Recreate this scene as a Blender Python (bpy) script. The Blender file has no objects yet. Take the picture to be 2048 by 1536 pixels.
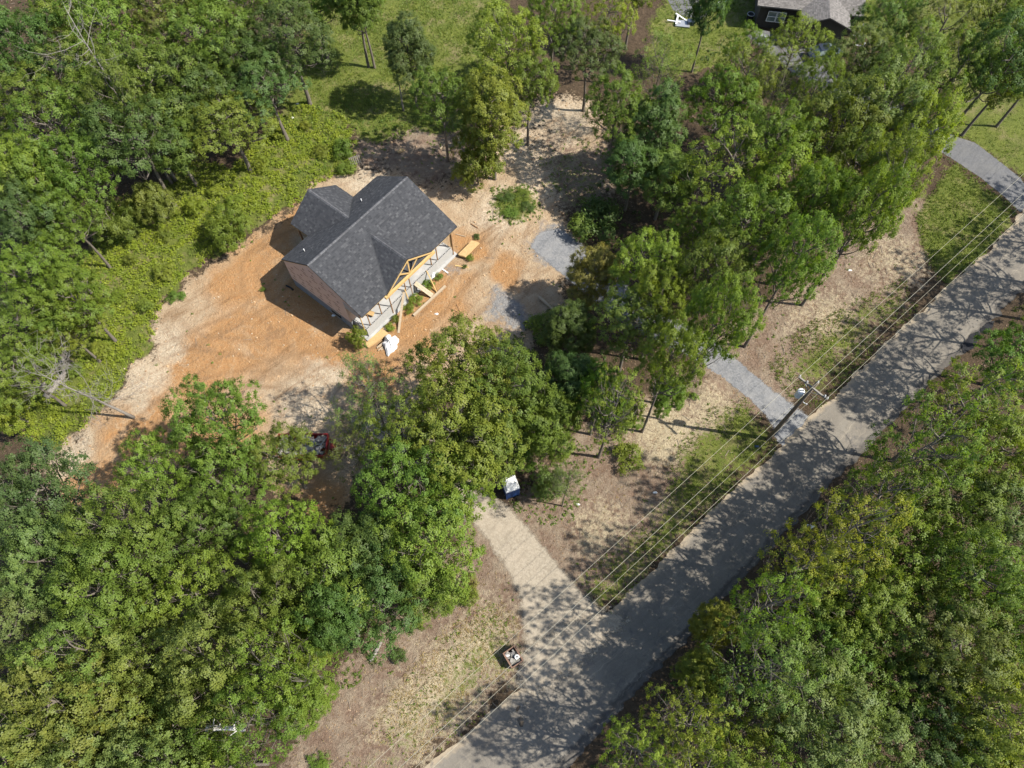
import bpy, math, random
import numpy as np
from mathutils import Vector, Matrix

random.seed(7)
rng = np.random.default_rng(7)
scn = bpy.context.scene
C = scn.collection
R = math.radians

# ------------------------------------------------------------------ camera, sky, sun, exposure
H, TILT, FPX = 60.0, R(26.0), 1420.0          # camera height, tilt from straight down, focal length in 2048-px
cd = bpy.data.cameras.new('camera')
cd.sensor_width = 36.0
cd.lens = 36.0 * FPX / 2048.0
cd.clip_start, cd.clip_end = 0.5, 3000.0
cam = bpy.data.objects.new('camera', cd)
cam.location = (0, 0, H)
cam.rotation_euler = (TILT, 0, 0)
C.objects.link(cam)
scn.camera = cam

SUN_EL = R(50.0)
SUN_DIR = Vector((0.985 * math.cos(SUN_EL), -0.172 * math.cos(SUN_EL), math.sin(SUN_EL)))   # towards the sun
world = bpy.data.worlds.new('World')
scn.world = world
world.use_nodes = True
wn = world.node_tree
sky = wn.nodes.new('ShaderNodeTexSky')
sky.sky_type = 'NISHITA'
sky.sun_disc = False
sky.sun_elevation = SUN_EL
sky.sun_rotation = math.atan2(SUN_DIR.x, SUN_DIR.y)
bg = wn.nodes['Background']
bg.inputs['Strength'].default_value = 0.12
wn.links.new(sky.outputs[0], bg.inputs['Color'])
sd = bpy.data.lights.new('sun', 'SUN')
sd.energy = 5.0
sd.angle = R(0.55)
sd.color = (1.0, 0.95, 0.86)
sun = bpy.data.objects.new('sun', sd)
sun.location = (60, -10, 90)
sun.rotation_euler = (-SUN_DIR).to_track_quat('-Z', 'Y').to_euler()
C.objects.link(sun)
scn.view_settings.view_transform = 'Standard'
scn.view_settings.look = 'None'
scn.view_settings.gamma = 1.0
scn.view_settings.use_curve_mapping = False
scn.view_settings.exposure = 1.0

# ------------------------------------------------------------------ helpers
_up = np.array([0, math.cos(TILT), math.sin(TILT)])
_fw = np.array([0, math.sin(TILT), -math.cos(TILT)])


def G(u, v, z=0.0):
    """point of the place at height z that a pixel of the photograph (2048 x 1536) shows"""
    r = np.array([u - 1024.0, 0, 0]) + _up * (768 - v) + _fw * FPX
    t = (z - H) / r[2]
    return np.array([0, 0, H]) + t * r


class MB:
    """collects shapes into one mesh"""
    def __init__(s):
        s.v, s.f, s.mi = [], [], []
        s.cur = 0

    def face(s, pts):
        n = len(s.v)
        s.v += [tuple(p) for p in pts]
        s.f.append(tuple(range(n, n + len(pts))))
        s.mi.append(s.cur)

    def hexa(s, b, t):
        n = len(s.v)
        s.v += [tuple(p) for p in b] + [tuple(p) for p in t]
        for q in ((3, 2, 1, 0), (4, 5, 6, 7), (0, 1, 5, 4), (1, 2, 6, 5), (2, 3, 7, 6), (3, 0, 4, 7)):
            s.f.append(tuple(n + i for i in q))
            s.mi.append(s.cur)

    def box(s, c, size, rz=0.0):
        x, y, z = [d / 2 for d in size]
        k, m = math.cos(rz), math.sin(rz)
        P = lambda a, b, h: (c[0] + k * a - m * b, c[1] + m * a + k * b, c[2] + h)
        s.hexa([P(-x, -y, -z), P(x, -y, -z), P(x, y, -z), P(-x, y, -z)],
               [P(-x, -y, z), P(x, -y, z), P(x, y, z), P(-x, y, z)])

    def beam(s, p, q, w, h, up=(0, 0, 1)):
        """board from p to q, w wide, h thick along up"""
        p, q, up = Vector(p), Vector(q), Vector(up)
        d = (q - p).normalized()
        side = d.cross(up)
        if side.length < 1e-4:
            side = d.cross(Vector((1, 0, 0)))
        side.normalize()
        n = side.cross(d).normalized()
        a, b = side * (w / 2), n * (h / 2)
        s.hexa([p - a - b, p + a - b, q + a - b, q - a - b], [p - a + b, p + a + b, q + a + b, q - a + b])

    def tube(s, pts, rad, n=6, cap=True):
        pts = [Vector(p) for p in pts]
        rings = []
        ref = Vector((0.31, 0.95, 0.1))
        for i, p in enumerate(pts):
            d = (pts[min(i + 1, len(pts) - 1)] - pts[max(i - 1, 0)]).normalized()
            a = d.cross(ref)
            if a.length < 1e-3:
                a = d.cross(Vector((1, 0, 0)))
            a.normalize()
            b = d.cross(a)
            r = rad[i] if hasattr(rad, '__len__') else rad
            k = len(s.v)
            for j in range(n):
                t = 2 * math.pi * j / n
                s.v.append(tuple(p + a * (r * math.cos(t)) + b * (r * math.sin(t))))
            rings.append(k)
        for i in range(len(rings) - 1):
            for j in range(n):
                j2 = (j + 1) % n
                s.f.append((rings[i] + j, rings[i] + j2, rings[i + 1] + j2, rings[i + 1] + j))
                s.mi.append(s.cur)
        if cap:
            s.f.append(tuple(rings[0] + j for j in range(n - 1, -1, -1)))
            s.f.append(tuple(rings[-1] + j for j in range(n)))
            s.mi += [s.cur, s.cur]

    def prism(s, poly, off):
        """closed solid: polygon (3-D points) pushed along off"""
        n = len(s.v)
        k = len(poly)
        off = Vector(off)
        s.v += [tuple(p) for p in poly] + [tuple(Vector(p) + off) for p in poly]
        s.f.append(tuple(range(n, n + k)))
        s.f.append(tuple(range(n + 2 * k - 1, n + k - 1, -1)))
        s.mi += [s.cur, s.cur]
        for i in range(k):
            j = (i + 1) % k
            s.f.append((n + j, n + i, n + k + i, n + k + j))
            s.mi.append(s.cur)

    def mesh(s, name, mats, smooth=False):
        me = bpy.data.meshes.new(name)
        me.from_pydata(s.v, [], s.f)
        for m in (mats if isinstance(mats, (list, tuple)) else [mats]):
            me.materials.append(m)
        if max(s.mi, default=0) > 0:
            me.polygons.foreach_set('material_index', s.mi)
        if smooth:
            me.polygons.foreach_set('use_smooth', [True] * len(me.polygons))
        me.validate()
        me.update()
        return me


def obj(name, me, parent=None, loc=None, rz=None):
    o = bpy.data.objects.new(name, me)
    C.objects.link(o)
    if parent:
        o.parent = parent
    if loc is not None:
        o.location = loc
    if rz is not None:
        o.rotation_euler = (0, 0, rz)
    return o


def tag(o, label, cat, group=None):
    o['label'] = label
    o['category'] = cat
    if group:
        o['group'] = group
    return o


def empty(name, loc, rz=0.0, label=None, cat=None, group=None):
    o = obj(name, None, None, loc, rz)
    o.empty_display_size = 0.5
    if label:
        tag(o, label, cat, group)
    return o


def part(name, mb, mat, parent, smooth=False, stuff=False, label=None):
    o = obj(name, mb.mesh(name, mat, smooth), parent)
    if stuff:
        o['kind'] = 'stuff'
    if label:
        o['label'] = label
    return o


def solo(name, mb, mat, label, cat, group=None, smooth=False):
    """a thing that is one mesh: origin moved to the middle of its base"""
    a = np.array(mb.v)
    c = np.array([(a[:, 0].min() + a[:, 0].max()) / 2, (a[:, 1].min() + a[:, 1].max()) / 2, a[:, 2].min()])
    mb.v = [tuple(p) for p in (a - c)]
    return tag(obj(name, mb.mesh(name, mat, smooth), None, c), label, cat, group)


def quads_mesh(name, V, mat):
    """numpy (n,4,3) -> mesh of separate quads"""
    n = len(V)
    me = bpy.data.meshes.new(name)
    me.vertices.add(n * 4)
    me.vertices.foreach_set('co', np.ascontiguousarray(V, dtype=np.float32).reshape(-1))
    me.loops.add(n * 4)
    me.loops.foreach_set('vertex_index', np.arange(n * 4, dtype=np.int32))
    me.polygons.add(n)
    me.polygons.foreach_set('loop_start', np.arange(0, n * 4, 4, dtype=np.int32))
    me.update(calc_edges=True)
    me.materials.append(mat)
    return me


# ------------------------------------------------------------------ materials
class NT:
    def __init__(s, name):
        s.m = bpy.data.materials.new(name)
        s.m.use_nodes = True
        s.t = s.m.node_tree
        s.b = s.t.nodes['Principled BSDF']
        s.out = s.t.nodes['Material Output']
        s.tc = s.t.nodes.new('ShaderNodeTexCoord')

    def n(s, kind, **kw):
        x = s.t.nodes.new(kind)
        for k, v in kw.items():
            setattr(x, k, v)
        return x

    def set(s, sock, v):
        if isinstance(v, bpy.types.NodeSocket):
            s.t.links.new(v, sock)
        elif hasattr(v, '__len__') and len(v) == 3 and sock.type == 'RGBA':
            sock.default_value = (*v, 1)
        else:
            sock.default_value = v

    def pos(s, sc=(1, 1, 1), rz=0.0, obj_space=False):
        mp = s.n('ShaderNodeMapping')
        g = s.tc.outputs['Object'] if obj_space else s.n('ShaderNodeNewGeometry').outputs['Position']
        s.t.links.new(g, mp.inputs[0])
        if rz:
            mp.inputs['Rotation'].default_value = (0, 0, rz)
            m2 = s.n('ShaderNodeMapping')
            s.t.links.new(mp.outputs[0], m2.inputs[0])
            mp = m2
        mp.inputs['Scale'].default_value = sc
        return mp.outputs[0]

    def noise(s, scale, detail=4.0, rough=0.6, vec=None, dist=0.0):
        x = s.n('ShaderNodeTexNoise')
        x.inputs['Scale'].default_value = scale
        x.inputs['Detail'].default_value = detail
        x.inputs['Roughness'].default_value = rough
        x.inputs['Distortion'].default_value = dist
        s.t.links.new(vec if vec is not None else s.pos(), x.inputs['Vector'])
        return x.outputs['Fac']

    def voro(s, scale, vec=None, out='Distance'):
        x = s.n('ShaderNodeTexVoronoi')
        x.inputs['Scale'].default_value = scale
        s.t.links.new(vec if vec is not None else s.pos(), x.inputs['Vector'])
        return x.outputs[out]

    def ramp(s, f, stops):
        x = s.n('ShaderNodeValToRGB')
        e = x.color_ramp.elements
        while len(e) < len(stops):
            e.new(0.5)
        for i, (p, c) in enumerate(stops):
            e[i].position = p
            e[i].color = (c, c, c, 1) if not hasattr(c, '__len__') else (*c, 1)
        s.set(x.inputs[0], f)
        return x.outputs[0]

    def mix(s, f, a, b, mode='MIX'):
        x = s.n('ShaderNodeMix', data_type='RGBA', blend_type=mode)
        s.set(x.inputs[0], f)
        s.set(x.inputs[6], a)
        s.set(x.inputs[7], b)
        return x.outputs[2]

    def math(s, op, a, b=0.0, clamp=False):
        x = s.n('ShaderNodeMath', operation=op, use_clamp=clamp)
        s.set(x.inputs[0], a)
        s.set(x.inputs[1], b)
        return x.outputs[0]

    def bump(s, h, strength=0.5, dist=0.05):
        x = s.n('ShaderNodeBump')
        x.inputs['Strength'].default_value = strength
        x.inputs['Distance'].default_value = dist
        s.set(x.inputs['Height'], h)
        s.t.links.new(x.outputs[0], s.b.inputs['Normal'])

    def fin(s, col, rough=0.85, spec=0.3, metal=0.0, tone=0.77):
        if tone != 1.0:
            col = s.mix(1.0, col, (tone, tone, tone), 'MULTIPLY')
        s.set(s.b.inputs['Base Color'], col)
        s.set(s.b.inputs['Roughness'], rough)
        s.b.inputs['Specular IOR Level'].default_value = spec
        s.b.inputs['Metallic'].default_value = metal
        return s.m


def simple(name, a, b, scale=3.0, rough=0.8, spec=0.3, bump=0.2, stretch=(1, 1, 1), island=False, metal=0.0):
    t = NT(name)
    v = t.pos(stretch, obj_space=True)
    f = t.ramp(t.noise(scale, 6, 0.65, v), [(0.3, 0.0), (0.7, 1.0)])
    col = t.mix(f, a, b)
    if island:
        g = t.n('ShaderNodeNewGeometry')
        k = t.ramp(g.outputs['Random Per Island'], [(0, 0.72), (1, 1.22)])
        col = t.mix(1.0, col, k, 'MULTIPLY')
    if bump:
        t.bump(t.noise(scale * 6, 4, 0.6, v), bump, 0.01)
    return t.fin(col, rough, spec, metal)


M_OSB = simple('plywood_sheet_wood', (0.42, 0.27, 0.12), (0.55, 0.38, 0.18), 5)
M_WOOD = simple('fresh_lumber', (0.52, 0.34, 0.13), (0.62, 0.43, 0.19), 4, stretch=(1, 1, 1))
M_GREYWOOD = simple('weathered_lumber', (0.36, 0.28, 0.19), (0.47, 0.38, 0.27), 5)
M_PROP = simple('brown_post_wood', (0.24, 0.13, 0.06), (0.34, 0.2, 0.1), 4)
M_CONC = simple('porch_concrete', (0.33, 0.33, 0.32), (0.47, 0.46, 0.44), 1.3, bump=0.1)
M_BLOCK = simple('concrete_block_grey', (0.38, 0.38, 0.37), (0.47, 0.46, 0.44), 5)
M_FOUND = simple('foundation_grey', (0.17, 0.18, 0.2), (0.24, 0.25, 0.27), 2)
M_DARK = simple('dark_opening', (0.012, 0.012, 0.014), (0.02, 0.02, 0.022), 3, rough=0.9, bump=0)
M_WHITE = simple('white_plastic', (0.75, 0.75, 0.74), (0.82, 0.82, 0.81), 6, rough=0.5)
M_WRAP = simple('white_sheeting', (0.72, 0.72, 0.71), (0.82, 0.82, 0.8), 8, rough=0.35, bump=0.4)
M_SHEATH = simple('pink_tan_sheathing', (0.6, 0.44, 0.36), (0.64, 0.48, 0.4), 1.5, bump=0)
M_PRINT = simple('printed_mark_ink', (0.11, 0.07, 0.055), (0.15, 0.1, 0.08), 8, bump=0)
M_GREYBOARD = simple('grey_gable_board', (0.36, 0.34, 0.32), (0.42, 0.4, 0.38), 3, bump=0)
M_STEEL = simple('galvanised_steel', (0.42, 0.43, 0.44), (0.52, 0.53, 0.54), 6, rough=0.45, metal=0.6)
M_RUST = simple('rusty_steel', (0.15, 0.085, 0.058), (0.25, 0.155, 0.11), 4, rough=0.8)
M_RED = simple('red_trailer_paint', (0.17, 0.012, 0.01), (0.24, 0.025, 0.018), 5, rough=0.4)
M_BLUE = simple('blue_plastic', (0.02, 0.05, 0.16), (0.03, 0.075, 0.22), 4, rough=0.5)
M_RUBBER = simple('black_rubber', (0.015, 0.015, 0.015), (0.03, 0.03, 0.03), 8, rough=0.8)
M_POLE = simple('weathered_pole_wood', (0.16, 0.125, 0.095), (0.25, 0.2, 0.155), 3, stretch=(3, 3, 0.4))
M_ARM = simple('crossarm_wood', (0.2, 0.18, 0.155), (0.29, 0.265, 0.23), 4)
M_PORC = simple('grey_porcelain', (0.4, 0.4, 0.4), (0.5, 0.5, 0.5), 6, rough=0.4, bump=0)
M_WIRE = simple('bare_aluminium_wire', (0.42, 0.39, 0.29), (0.48, 0.45, 0.35), 4, rough=0.5, bump=0)
M_CABLE = simple('black_cable', (0.03, 0.03, 0.03), (0.05, 0.05, 0.05), 4, bump=0)
M_ROCK = simple('pale_stone', (0.42, 0.33, 0.22), (0.55, 0.46, 0.34), 3, island=True)
M_CLOD = simple('clay_clods', (0.42, 0.26, 0.135), (0.52, 0.37, 0.22), 3, island=True)
M_LIMB = simple('bare_white_limb', (0.55, 0.52, 0.46), (0.68, 0.65, 0.6), 4)
M_TWIG = simple('grey_twigs', (0.16, 0.12, 0.09), (0.36, 0.3, 0.23), 3, island=True, bump=0)
M_FLASH = simple('dark_flashing', (0.03, 0.031, 0.034), (0.042, 0.043, 0.046), 6, rough=0.6, bump=0)
M_JUNK = simple('mixed_rubble', (0.16, 0.145, 0.125), (0.36, 0.34, 0.31), 4, island=True)
M_SIDING = simple('brown_siding', (0.055, 0.048, 0.042), (0.075, 0.066, 0.058), 2, bump=0.1)
M_GLASS = simple('window_glass', (0.12, 0.16, 0.15), (0.16, 0.2, 0.19), 2, rough=0.12, spec=0.6, bump=0)
M_NROOF = simple('grey_brown_shingle', (0.15, 0.137, 0.125), (0.2, 0.185, 0.172), 9, island=True)
M_CAR = simple('dark_blue_car_paint', (0.03, 0.04, 0.06), (0.04, 0.05, 0.075), 1, rough=0.25, spec=0.6, bump=0)


def bark(name, a, b):
    return simple(name, a, b, 5, rough=0.9, bump=0.5, stretch=(3, 3, 0.7))


M_BARK = bark('grey_brown_bark', (0.1, 0.082, 0.065), (0.22, 0.19, 0.155))
M_DEADW = bark('bleached_dead_wood', (0.17, 0.15, 0.13), (0.3, 0.275, 0.24))


def leaf_mat(name, base=None, trans=0.4):
    """leaves: colour from the tree (object colour) or fixed, varied leaf by leaf, with light passing through"""
    t = NT(name)
    if base is None:
        oi = t.n('ShaderNodeObjectInfo')
        base = oi.outputs['Color']
    g = t.n('ShaderNodeNewGeometry')
    rnd = g.outputs['Random Per Island']
    col = t.mix(1.0, base, t.ramp(rnd, [(0.0, (0.82, 0.84, 0.8)), (0.5, (1.0, 1.0, 1.0)), (0.95, (1.14, 1.13, 1.05)), (1.0, (1.3, 1.2, 0.95))]), 'MULTIPLY')
    cl = t.noise(0.7, 2, 0.5)
    col = t.mix(1.0, col, t.ramp(cl, [(0.3, (0.86, 0.92, 0.92)), (0.7, (1.14, 1.08, 0.98))]), 'MULTIPLY')
    t.fin(col, 0.5, 0.22, 0.0, 1.0)
    tr = t.n('ShaderNodeBsdfTranslucent')
    t.set(tr.inputs['Color'], t.mix(1.0, col, (1.7, 1.75, 0.8), 'MULTIPLY'))
    ms = t.n('ShaderNodeMixShader')
    ms.inputs[0].default_value = trans
    t.t.links.new(t.b.outputs[0], ms.inputs[1])
    t.t.links.new(tr.outputs[0], ms.inputs[2])
    t.t.links.new(ms.outputs[0], t.out.inputs['Surface'])
    return t.m


M_LEAF = leaf_mat('tree_leaves')
M_KUDZU = leaf_mat('vine_leaves', (0.182, 0.222, 0.028))
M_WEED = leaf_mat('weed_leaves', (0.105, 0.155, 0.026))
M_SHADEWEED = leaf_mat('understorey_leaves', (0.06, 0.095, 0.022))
M_GRASS = leaf_mat('grass_blades', (0.125, 0.165, 0.03), 0.25)
M_STRAW = leaf_mat('dry_grass_blades', (0.26, 0.2, 0.1), 0.2)
M_LITTER = leaf_mat('dead_leaves', (0.2, 0.135, 0.088), 0.1)
M_SHINGLE = None


def shingle_mat():
    t = NT('charcoal_shingles')
    g = t.n('ShaderNodeNewGeometry')
    k = t.ramp(g.outputs['Random Per Island'], [(0, (0.028, 0.03, 0.034)), (0.5, (0.046, 0.048, 0.053)), (0.84, (0.056, 0.058, 0.063)), (0.92, (0.072, 0.073, 0.077)), (1, (0.092, 0.093, 0.097))])
    col = t.mix(t.math('MULTIPLY', t.noise(40, 2, 0.5), 0.4), k, (0.06, 0.061, 0.066))
    t.bump(t.noise(60, 2), 0.3, 0.01)
    return t.fin(col, 0.85, 0.3)


M_SHINGLE = shingle_mat()

# ------------------------------------------------------------------ ground: zones, heights
def wpoly(px):
    return np.array([G(u, v)[:2] for u, v in px])


def sdist(poly, X, Y):
    """signed distance, positive inside"""
    ins = np.zeros(X.shape, bool)
    d = np.full(X.shape, 1e9)
    n = len(poly)
    for i in range(n):
        ax, ay = poly[i]
        bx, by = poly[(i + 1) % n]
        c = ((ay > Y) != (by > Y))
        with np.errstate(divide='ignore', invalid='ignore'):
            xi = (bx - ax) * (Y - ay) / (by - ay) + ax
        ins ^= c & (X < xi)
        ex, ey = bx - ax, by - ay
        t = np.clip(((X - ax) * ex + (Y - ay) * ey) / (ex * ex + ey * ey + 1e-9), 0, 1)
        d = np.minimum(d, np.hypot(X - ax - t * ex, Y - ay - t * ey))
    return np.where(ins, d, -d)


def feather(poly, X, Y, w):
    return np.clip(sdist(poly, X, Y) / w * 0.5 + 0.5, 0, 1)


def blob(X, Y, u, v, r):
    c = G(u, v)
    return np.clip(1.25 - np.hypot(X - c[0], Y - c[1]) / r, 0, 1)


def wob(X, Y, s=1.0, k=0.0):
    return (np.sin(X * 0.9 * s + 1.3 + k) * np.cos(Y * 1.1 * s - 0.7 + k) + 0.6 * np.sin(X * 2.3 * s + Y * 1.7 * s + k)
            + 0.45 * np.sin(X * 4.1 * s - Y * 3.3 * s + 2 * k)) / 2.05


ROAD_L = [(640, 1720), (847, 1536), (935, 1462), (1024, 1390), (1130, 1305), (1249, 1202), (1292, 1152), (1371, 1072), (1434, 1012), (1492, 957), (1562, 889), (1642, 819), (1700, 763), (1751, 706), (1836, 624), (1928, 546), (1990, 487), (2060, 410), (2160, 310)]
ROAD_R = [(980, 1720), (1144, 1536), (1236, 1422), (1290, 1366), (1346, 1312), (1400, 1252), (1465, 1180), (1525, 1115), (1586, 1050), (1656, 975), (1711, 920), (1753, 877), (1810, 818), (1868, 760), (1925, 705), (1994, 633), (2062, 566), (2140, 490), (2260, 375)]
P_ROAD = wpoly(ROAD_L + ROAD_R[::-1])
GRAV = [(1640, 870), (1625, 838), (1575, 800), (1505, 745), (1440, 690), (1415, 672), (1330, 625), (1240, 560), (1180, 500), (1120, 455), (1075, 465), (1060, 495), (1100, 530), (1170, 590), (1260, 660), (1350, 700), (1395, 722), (1440, 755), (1500, 800), (1535, 838), (1553, 880), (1585, 910)]
DRIVE = [(1265, 1255), (1195, 1210), (1140, 1152), (1104, 1106), (1068, 1062), (1024, 1015), (985, 985), (930, 945), (830, 880), (740, 810), (690, 840), (790, 930), (880, 990), (930, 1028), (966, 1078), (998, 1122), (1020, 1158), (1034, 1200), (1044, 1260), (1046, 1310), (1025, 1372), (1060, 1400), (1160, 1340)]
ASPH = [(2075, 402), (2040, 355), (1985, 312), (1950, 285), (1912, 273), (1850, 235), (1760, 190), (1680, 150), (1640, 118), (1580, 75), (1520, 58), (1490, 70), (1540, 108), (1590, 150), (1650, 190), (1740, 235), (1840, 280), (1900, 315), (1960, 355), (2010, 395), (2040, 425)]
PAD = [(1330, -30), (1390, -30), (1400, 10), (1420, 28), (1400, 38), (1370, 34), (1345, 20), (1335, 0)]
P_GRAV, P_DRIVE, P_ASPH, P_PAD = wpoly(GRAV), wpoly(DRIVE), wpoly(ASPH), wpoly(PAD)

P_DIRT = wpoly([(60, 930), (130, 880), (210, 830), (250, 745), (300, 690), (318, 620), (360, 570), (430, 520), (500, 470), (575, 425), (625, 370), (690, 335), (740, 290), (830, 270), (905, 265), (985, 270), (1035, 215), (1110, 185), (1190, 215), (1225, 262), (1190, 350), (1150, 400), (1170, 480), (1140, 560), (1120, 640), (1040, 700), (900, 760), (850, 850), (760, 900), (700, 1000), (640, 1060), (560, 980), (400, 900), (300, 960), (260, 1010), (200, 1020), (120, 990)])
P_VINE = wpoly([(120, 900), (30, 860), (60, 640), (170, 520), (215, 420), (330, 380), (350, 320), (470, 340), (540, 250), (600, 205), (690, 240), (715, 330), (630, 365), (575, 415), (500, 455), (420, 510), (350, 565), (312, 620), (300, 690), (245, 740), (205, 825), (130, 875)])
P_MEAD = wpoly([(560, 215), (600, 120), (640, -60), (1010, -60), (1010, 60), (1010, 180), (930, 262), (830, 262), (740, 285), (690, 240)])
P_LAWN = wpoly([(1832, 440), (1890, 350), (1915, 320), (2030, 420), (1990, 480), (1925, 542), (1880, 570), (1850, 510)])
P_LAWN2 = wpoly([(1905, 268), (1930, 180), (1700, 60), (1690, -60), (2200, -60), (2260, 300), (2090, 380), (2040, 350), (1985, 308)])
P_LAWN3 = wpoly([(1290, 120), (1340, -60), (1520, -60), (1515, 60), (1480, 120), (1400, 140), (1330, 150)])
P_VERGE = wpoly([(1562, 880), (1500, 945), (1434, 1008), (1371, 1068), (1290, 1150), (1240, 1200), (1200, 1245), (1150, 1190), (1200, 1130), (1280, 1060), (1340, 980), (1350, 900), (1420, 830), (1500, 790)])
P_VERGE2 = wpoly([(1640, 815), (1700, 760), (1751, 703), (1836, 620), (1800, 560), (1700, 610), (1560, 690), (1540, 740), (1580, 790)])
P_VERGE3 = wpoly([(1080, 1330), (1020, 1390), (930, 1460), (840, 1536), (700, 1660), (620, 1600), (760, 1450), (860, 1330), (960, 1200), (1010, 1150)])
P_LITTER = wpoly([(560, 1536), (640, 1400), (740, 1290), (840, 1180), (900, 1090), (930, 1040), (1030, 990), (1130, 880), (1230, 800), (1330, 790), (1400, 720), (1440, 660), (1560, 590), (1660, 500), (1790, 400), (1860, 400), (1850, 560), (1720, 700), (1600, 780), (1500, 860), (1420, 1000), (1260, 1170), (1120, 1250), (960, 1420), (820, 1536), (680, 1660)])
P_STRAW = wpoly([(740, 1470), (790, 1380), (900, 1260), (990, 1200), (1040, 1260), (1000, 1350), (900, 1440), (830, 1520)])
P_ALLROAD = [P_ROAD, P_GRAV, P_DRIVE, P_ASPH]

HOX, HOY, HYAW = -18.385, 37.504, 0.893       # the new house: origin below the left end of its ridge


def hloc(a, b, z=0.0):
    c, s = math.cos(HYAW), math.sin(HYAW)
    return np.array([HOX + c * a + s * b, HOY + s * a - c * b, z])


MOUND = G(1030, 412)
SAND = G(1408, 772)


def gz(X, Y):
    X, Y = np.asarray(X, float), np.asarray(Y, float)
    base = 0.10 * np.sin(X * 0.31 + 0.5) * np.cos(Y * 0.27) + 0.07 * np.sin(X * 0.83 + Y * 0.6) + 0.03 * np.sin(X * 2.1 - Y * 1.7)
    keep = np.ones_like(base)
    for p in P_ALLROAD + [P_PAD]:
        keep = np.minimum(keep, np.clip(-sdist(p, X, Y) / 2.5 - 0.35, 0, 1))
    hc = hloc(6.5, 0.5)
    keep = np.minimum(keep, np.clip(np.hypot(X - hc[0], Y - hc[1]) / 4.0 - 2.4, 0, 1))
    z = base * keep
    r = np.hypot(X - MOUND[0], (Y - MOUND[1]))
    z = z + 0.55 * np.clip(1 - (r / 3.2) ** 2, 0, 1) + 0.16 * np.exp(-((r - 3.5) / 0.3) ** 2)
    r = np.hypot((X - SAND[0]) / 1.5, Y - SAND[1])
    z = z + 1.0 * np.clip(1 - r / 1.5, 0, 1) * (1 + 0.25 * wob(X, Y, 1.5))
    return z


def axis(lo, hi, step, far):
    core = np.arange(lo, hi + step, step)
    out = step * 1.5 * (1.35 ** np.arange(24))
    out = np.cumsum(out)
    out = out[out < far]
    return np.concatenate([lo - out[::-1], core, core[-1] + out])


gx = axis(-62, 62, 0.33, 900)
gy = axis(-6, 84, 0.33, 900)
XX, YY = np.meshgrid(gx, gy, indexing='ij')
ZZ = gz(XX, YY)
W1, W2 = wob(XX, YY, 0.8), wob(XX, YY, 0.45, 2.0)
jx, jy = XX + W1 * 0.7 + W2 * 0.8, YY + W2 * 0.7 - W1 * 0.8
dirt = feather(P_DIRT, jx, jy, 2.6)
for u, v, r_, k in ((850, 300, 6, .75), (740, 310, 4, .6), (930, 330, 5, .6), (1130, 320, 6, .55), (1180, 420, 5, .6), (1060, 250, 4, .35)):
    dirt = dirt * (1 - k * blob(jx, jy, u, v, r_))
orange = np.zeros_like(XX)
for u, v, r in ((590, 640, 7), (660, 720, 5), (500, 560, 5.5), (545, 490, 4), (620, 600, 5), (880, 590, 4.5), (820, 660, 4.5), (940, 490, 3), (400, 740, 6), (470, 690, 6), (200, 960, 4), (290, 850, 5), (430, 890, 6), (640, 1010, 4), (1010, 540, 2.5), (600, 440, 3), (760, 740, 4), (330, 1160, 5), (1250, 850, 4), (1420, 740, 3)):
    orange = np.maximum(orange, blob(jx, jy, u, v, r))
pale = np.zeros_like(XX)
for u, v, r in ((640, 770, 4), (610, 800, 4), (320, 690, 4), (1080, 280, 6), (1100, 360, 5), (1120, 230, 5), (270, 770, 4), (140, 900, 3), (720, 350, 4), (1390, 830, 4), (1340, 870, 3), (850, 1400, 5), (900, 1300, 5), (980, 1220, 4), (1000, 420, 4)):
    pale = np.maximum(pale, blob(jx, jy, u, v, r))
grass = np.maximum.reduce([feather(P_VINE, jx, jy, 1.0), feather(P_MEAD, jx, jy, 1.5), feather(P_LAWN, jx, jy, 1.0), feather(P_LAWN2, jx, jy, 2.0), feather(P_LAWN3, jx, jy, 2.0),
                           0.8 * feather(P_VERGE, jx, jy, 3.0), 0.62 * feather(P_VERGE2, jx, jy, 3.0), 0.52 * feather(P_VERGE3, jx, jy, 3.0),
                           0.9 * np.clip(1.3 - np.hypot(XX - MOUND[0], YY - MOUND[1]) / 2.9, 0, 1)])
grass = np.maximum(grass, 0.45 * np.clip(blob(jx, jy, 1130, 330, 5) + blob(jx, jy, 1180, 420, 5), 0, 1))
grass = np.where(np.hypot(XX, YY - 40) > 120, 0.5, grass)
litter = np.maximum.reduce([feather(P_LITTER, jx, jy, 2.5), 0.8 * blob(jx, jy, 850, 300, 8), 0.8 * blob(jx, jy, 1150, 330, 9), 0.7 * blob(jx, jy, 740, 300, 5), 0.7 * blob(jx, jy, 940, 350, 6)])
straw = np.maximum.reduce([feather(P_STRAW, jx, jy, 3.0), 0.8 * blob(jx, jy, 1340, 860, 5), 0.6 * blob(jx, jy, 1200, 1060, 4), 0.6 * blob(jx, jy, 1660, 640, 6), 0.55 * blob(jx, jy, 1790, 520, 6), 0.7 * blob(jx, jy, 1430, 830, 5), 0.5 * blob(jx, jy, 1900, 430, 5)])
grav = np.maximum(np.clip(blob(jx, jy, 1000, 600, 2.5) + blob(jx, jy, 1040, 645, 2.6), 0, 1), np.clip(blob(jx, jy, 1105, 490, 4), 0, 1))
grav = np.maximum(grav, 0.8 * blob(jx, jy, 900, 545, 1.6))
rut = np.zeros_like(XX)
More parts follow.
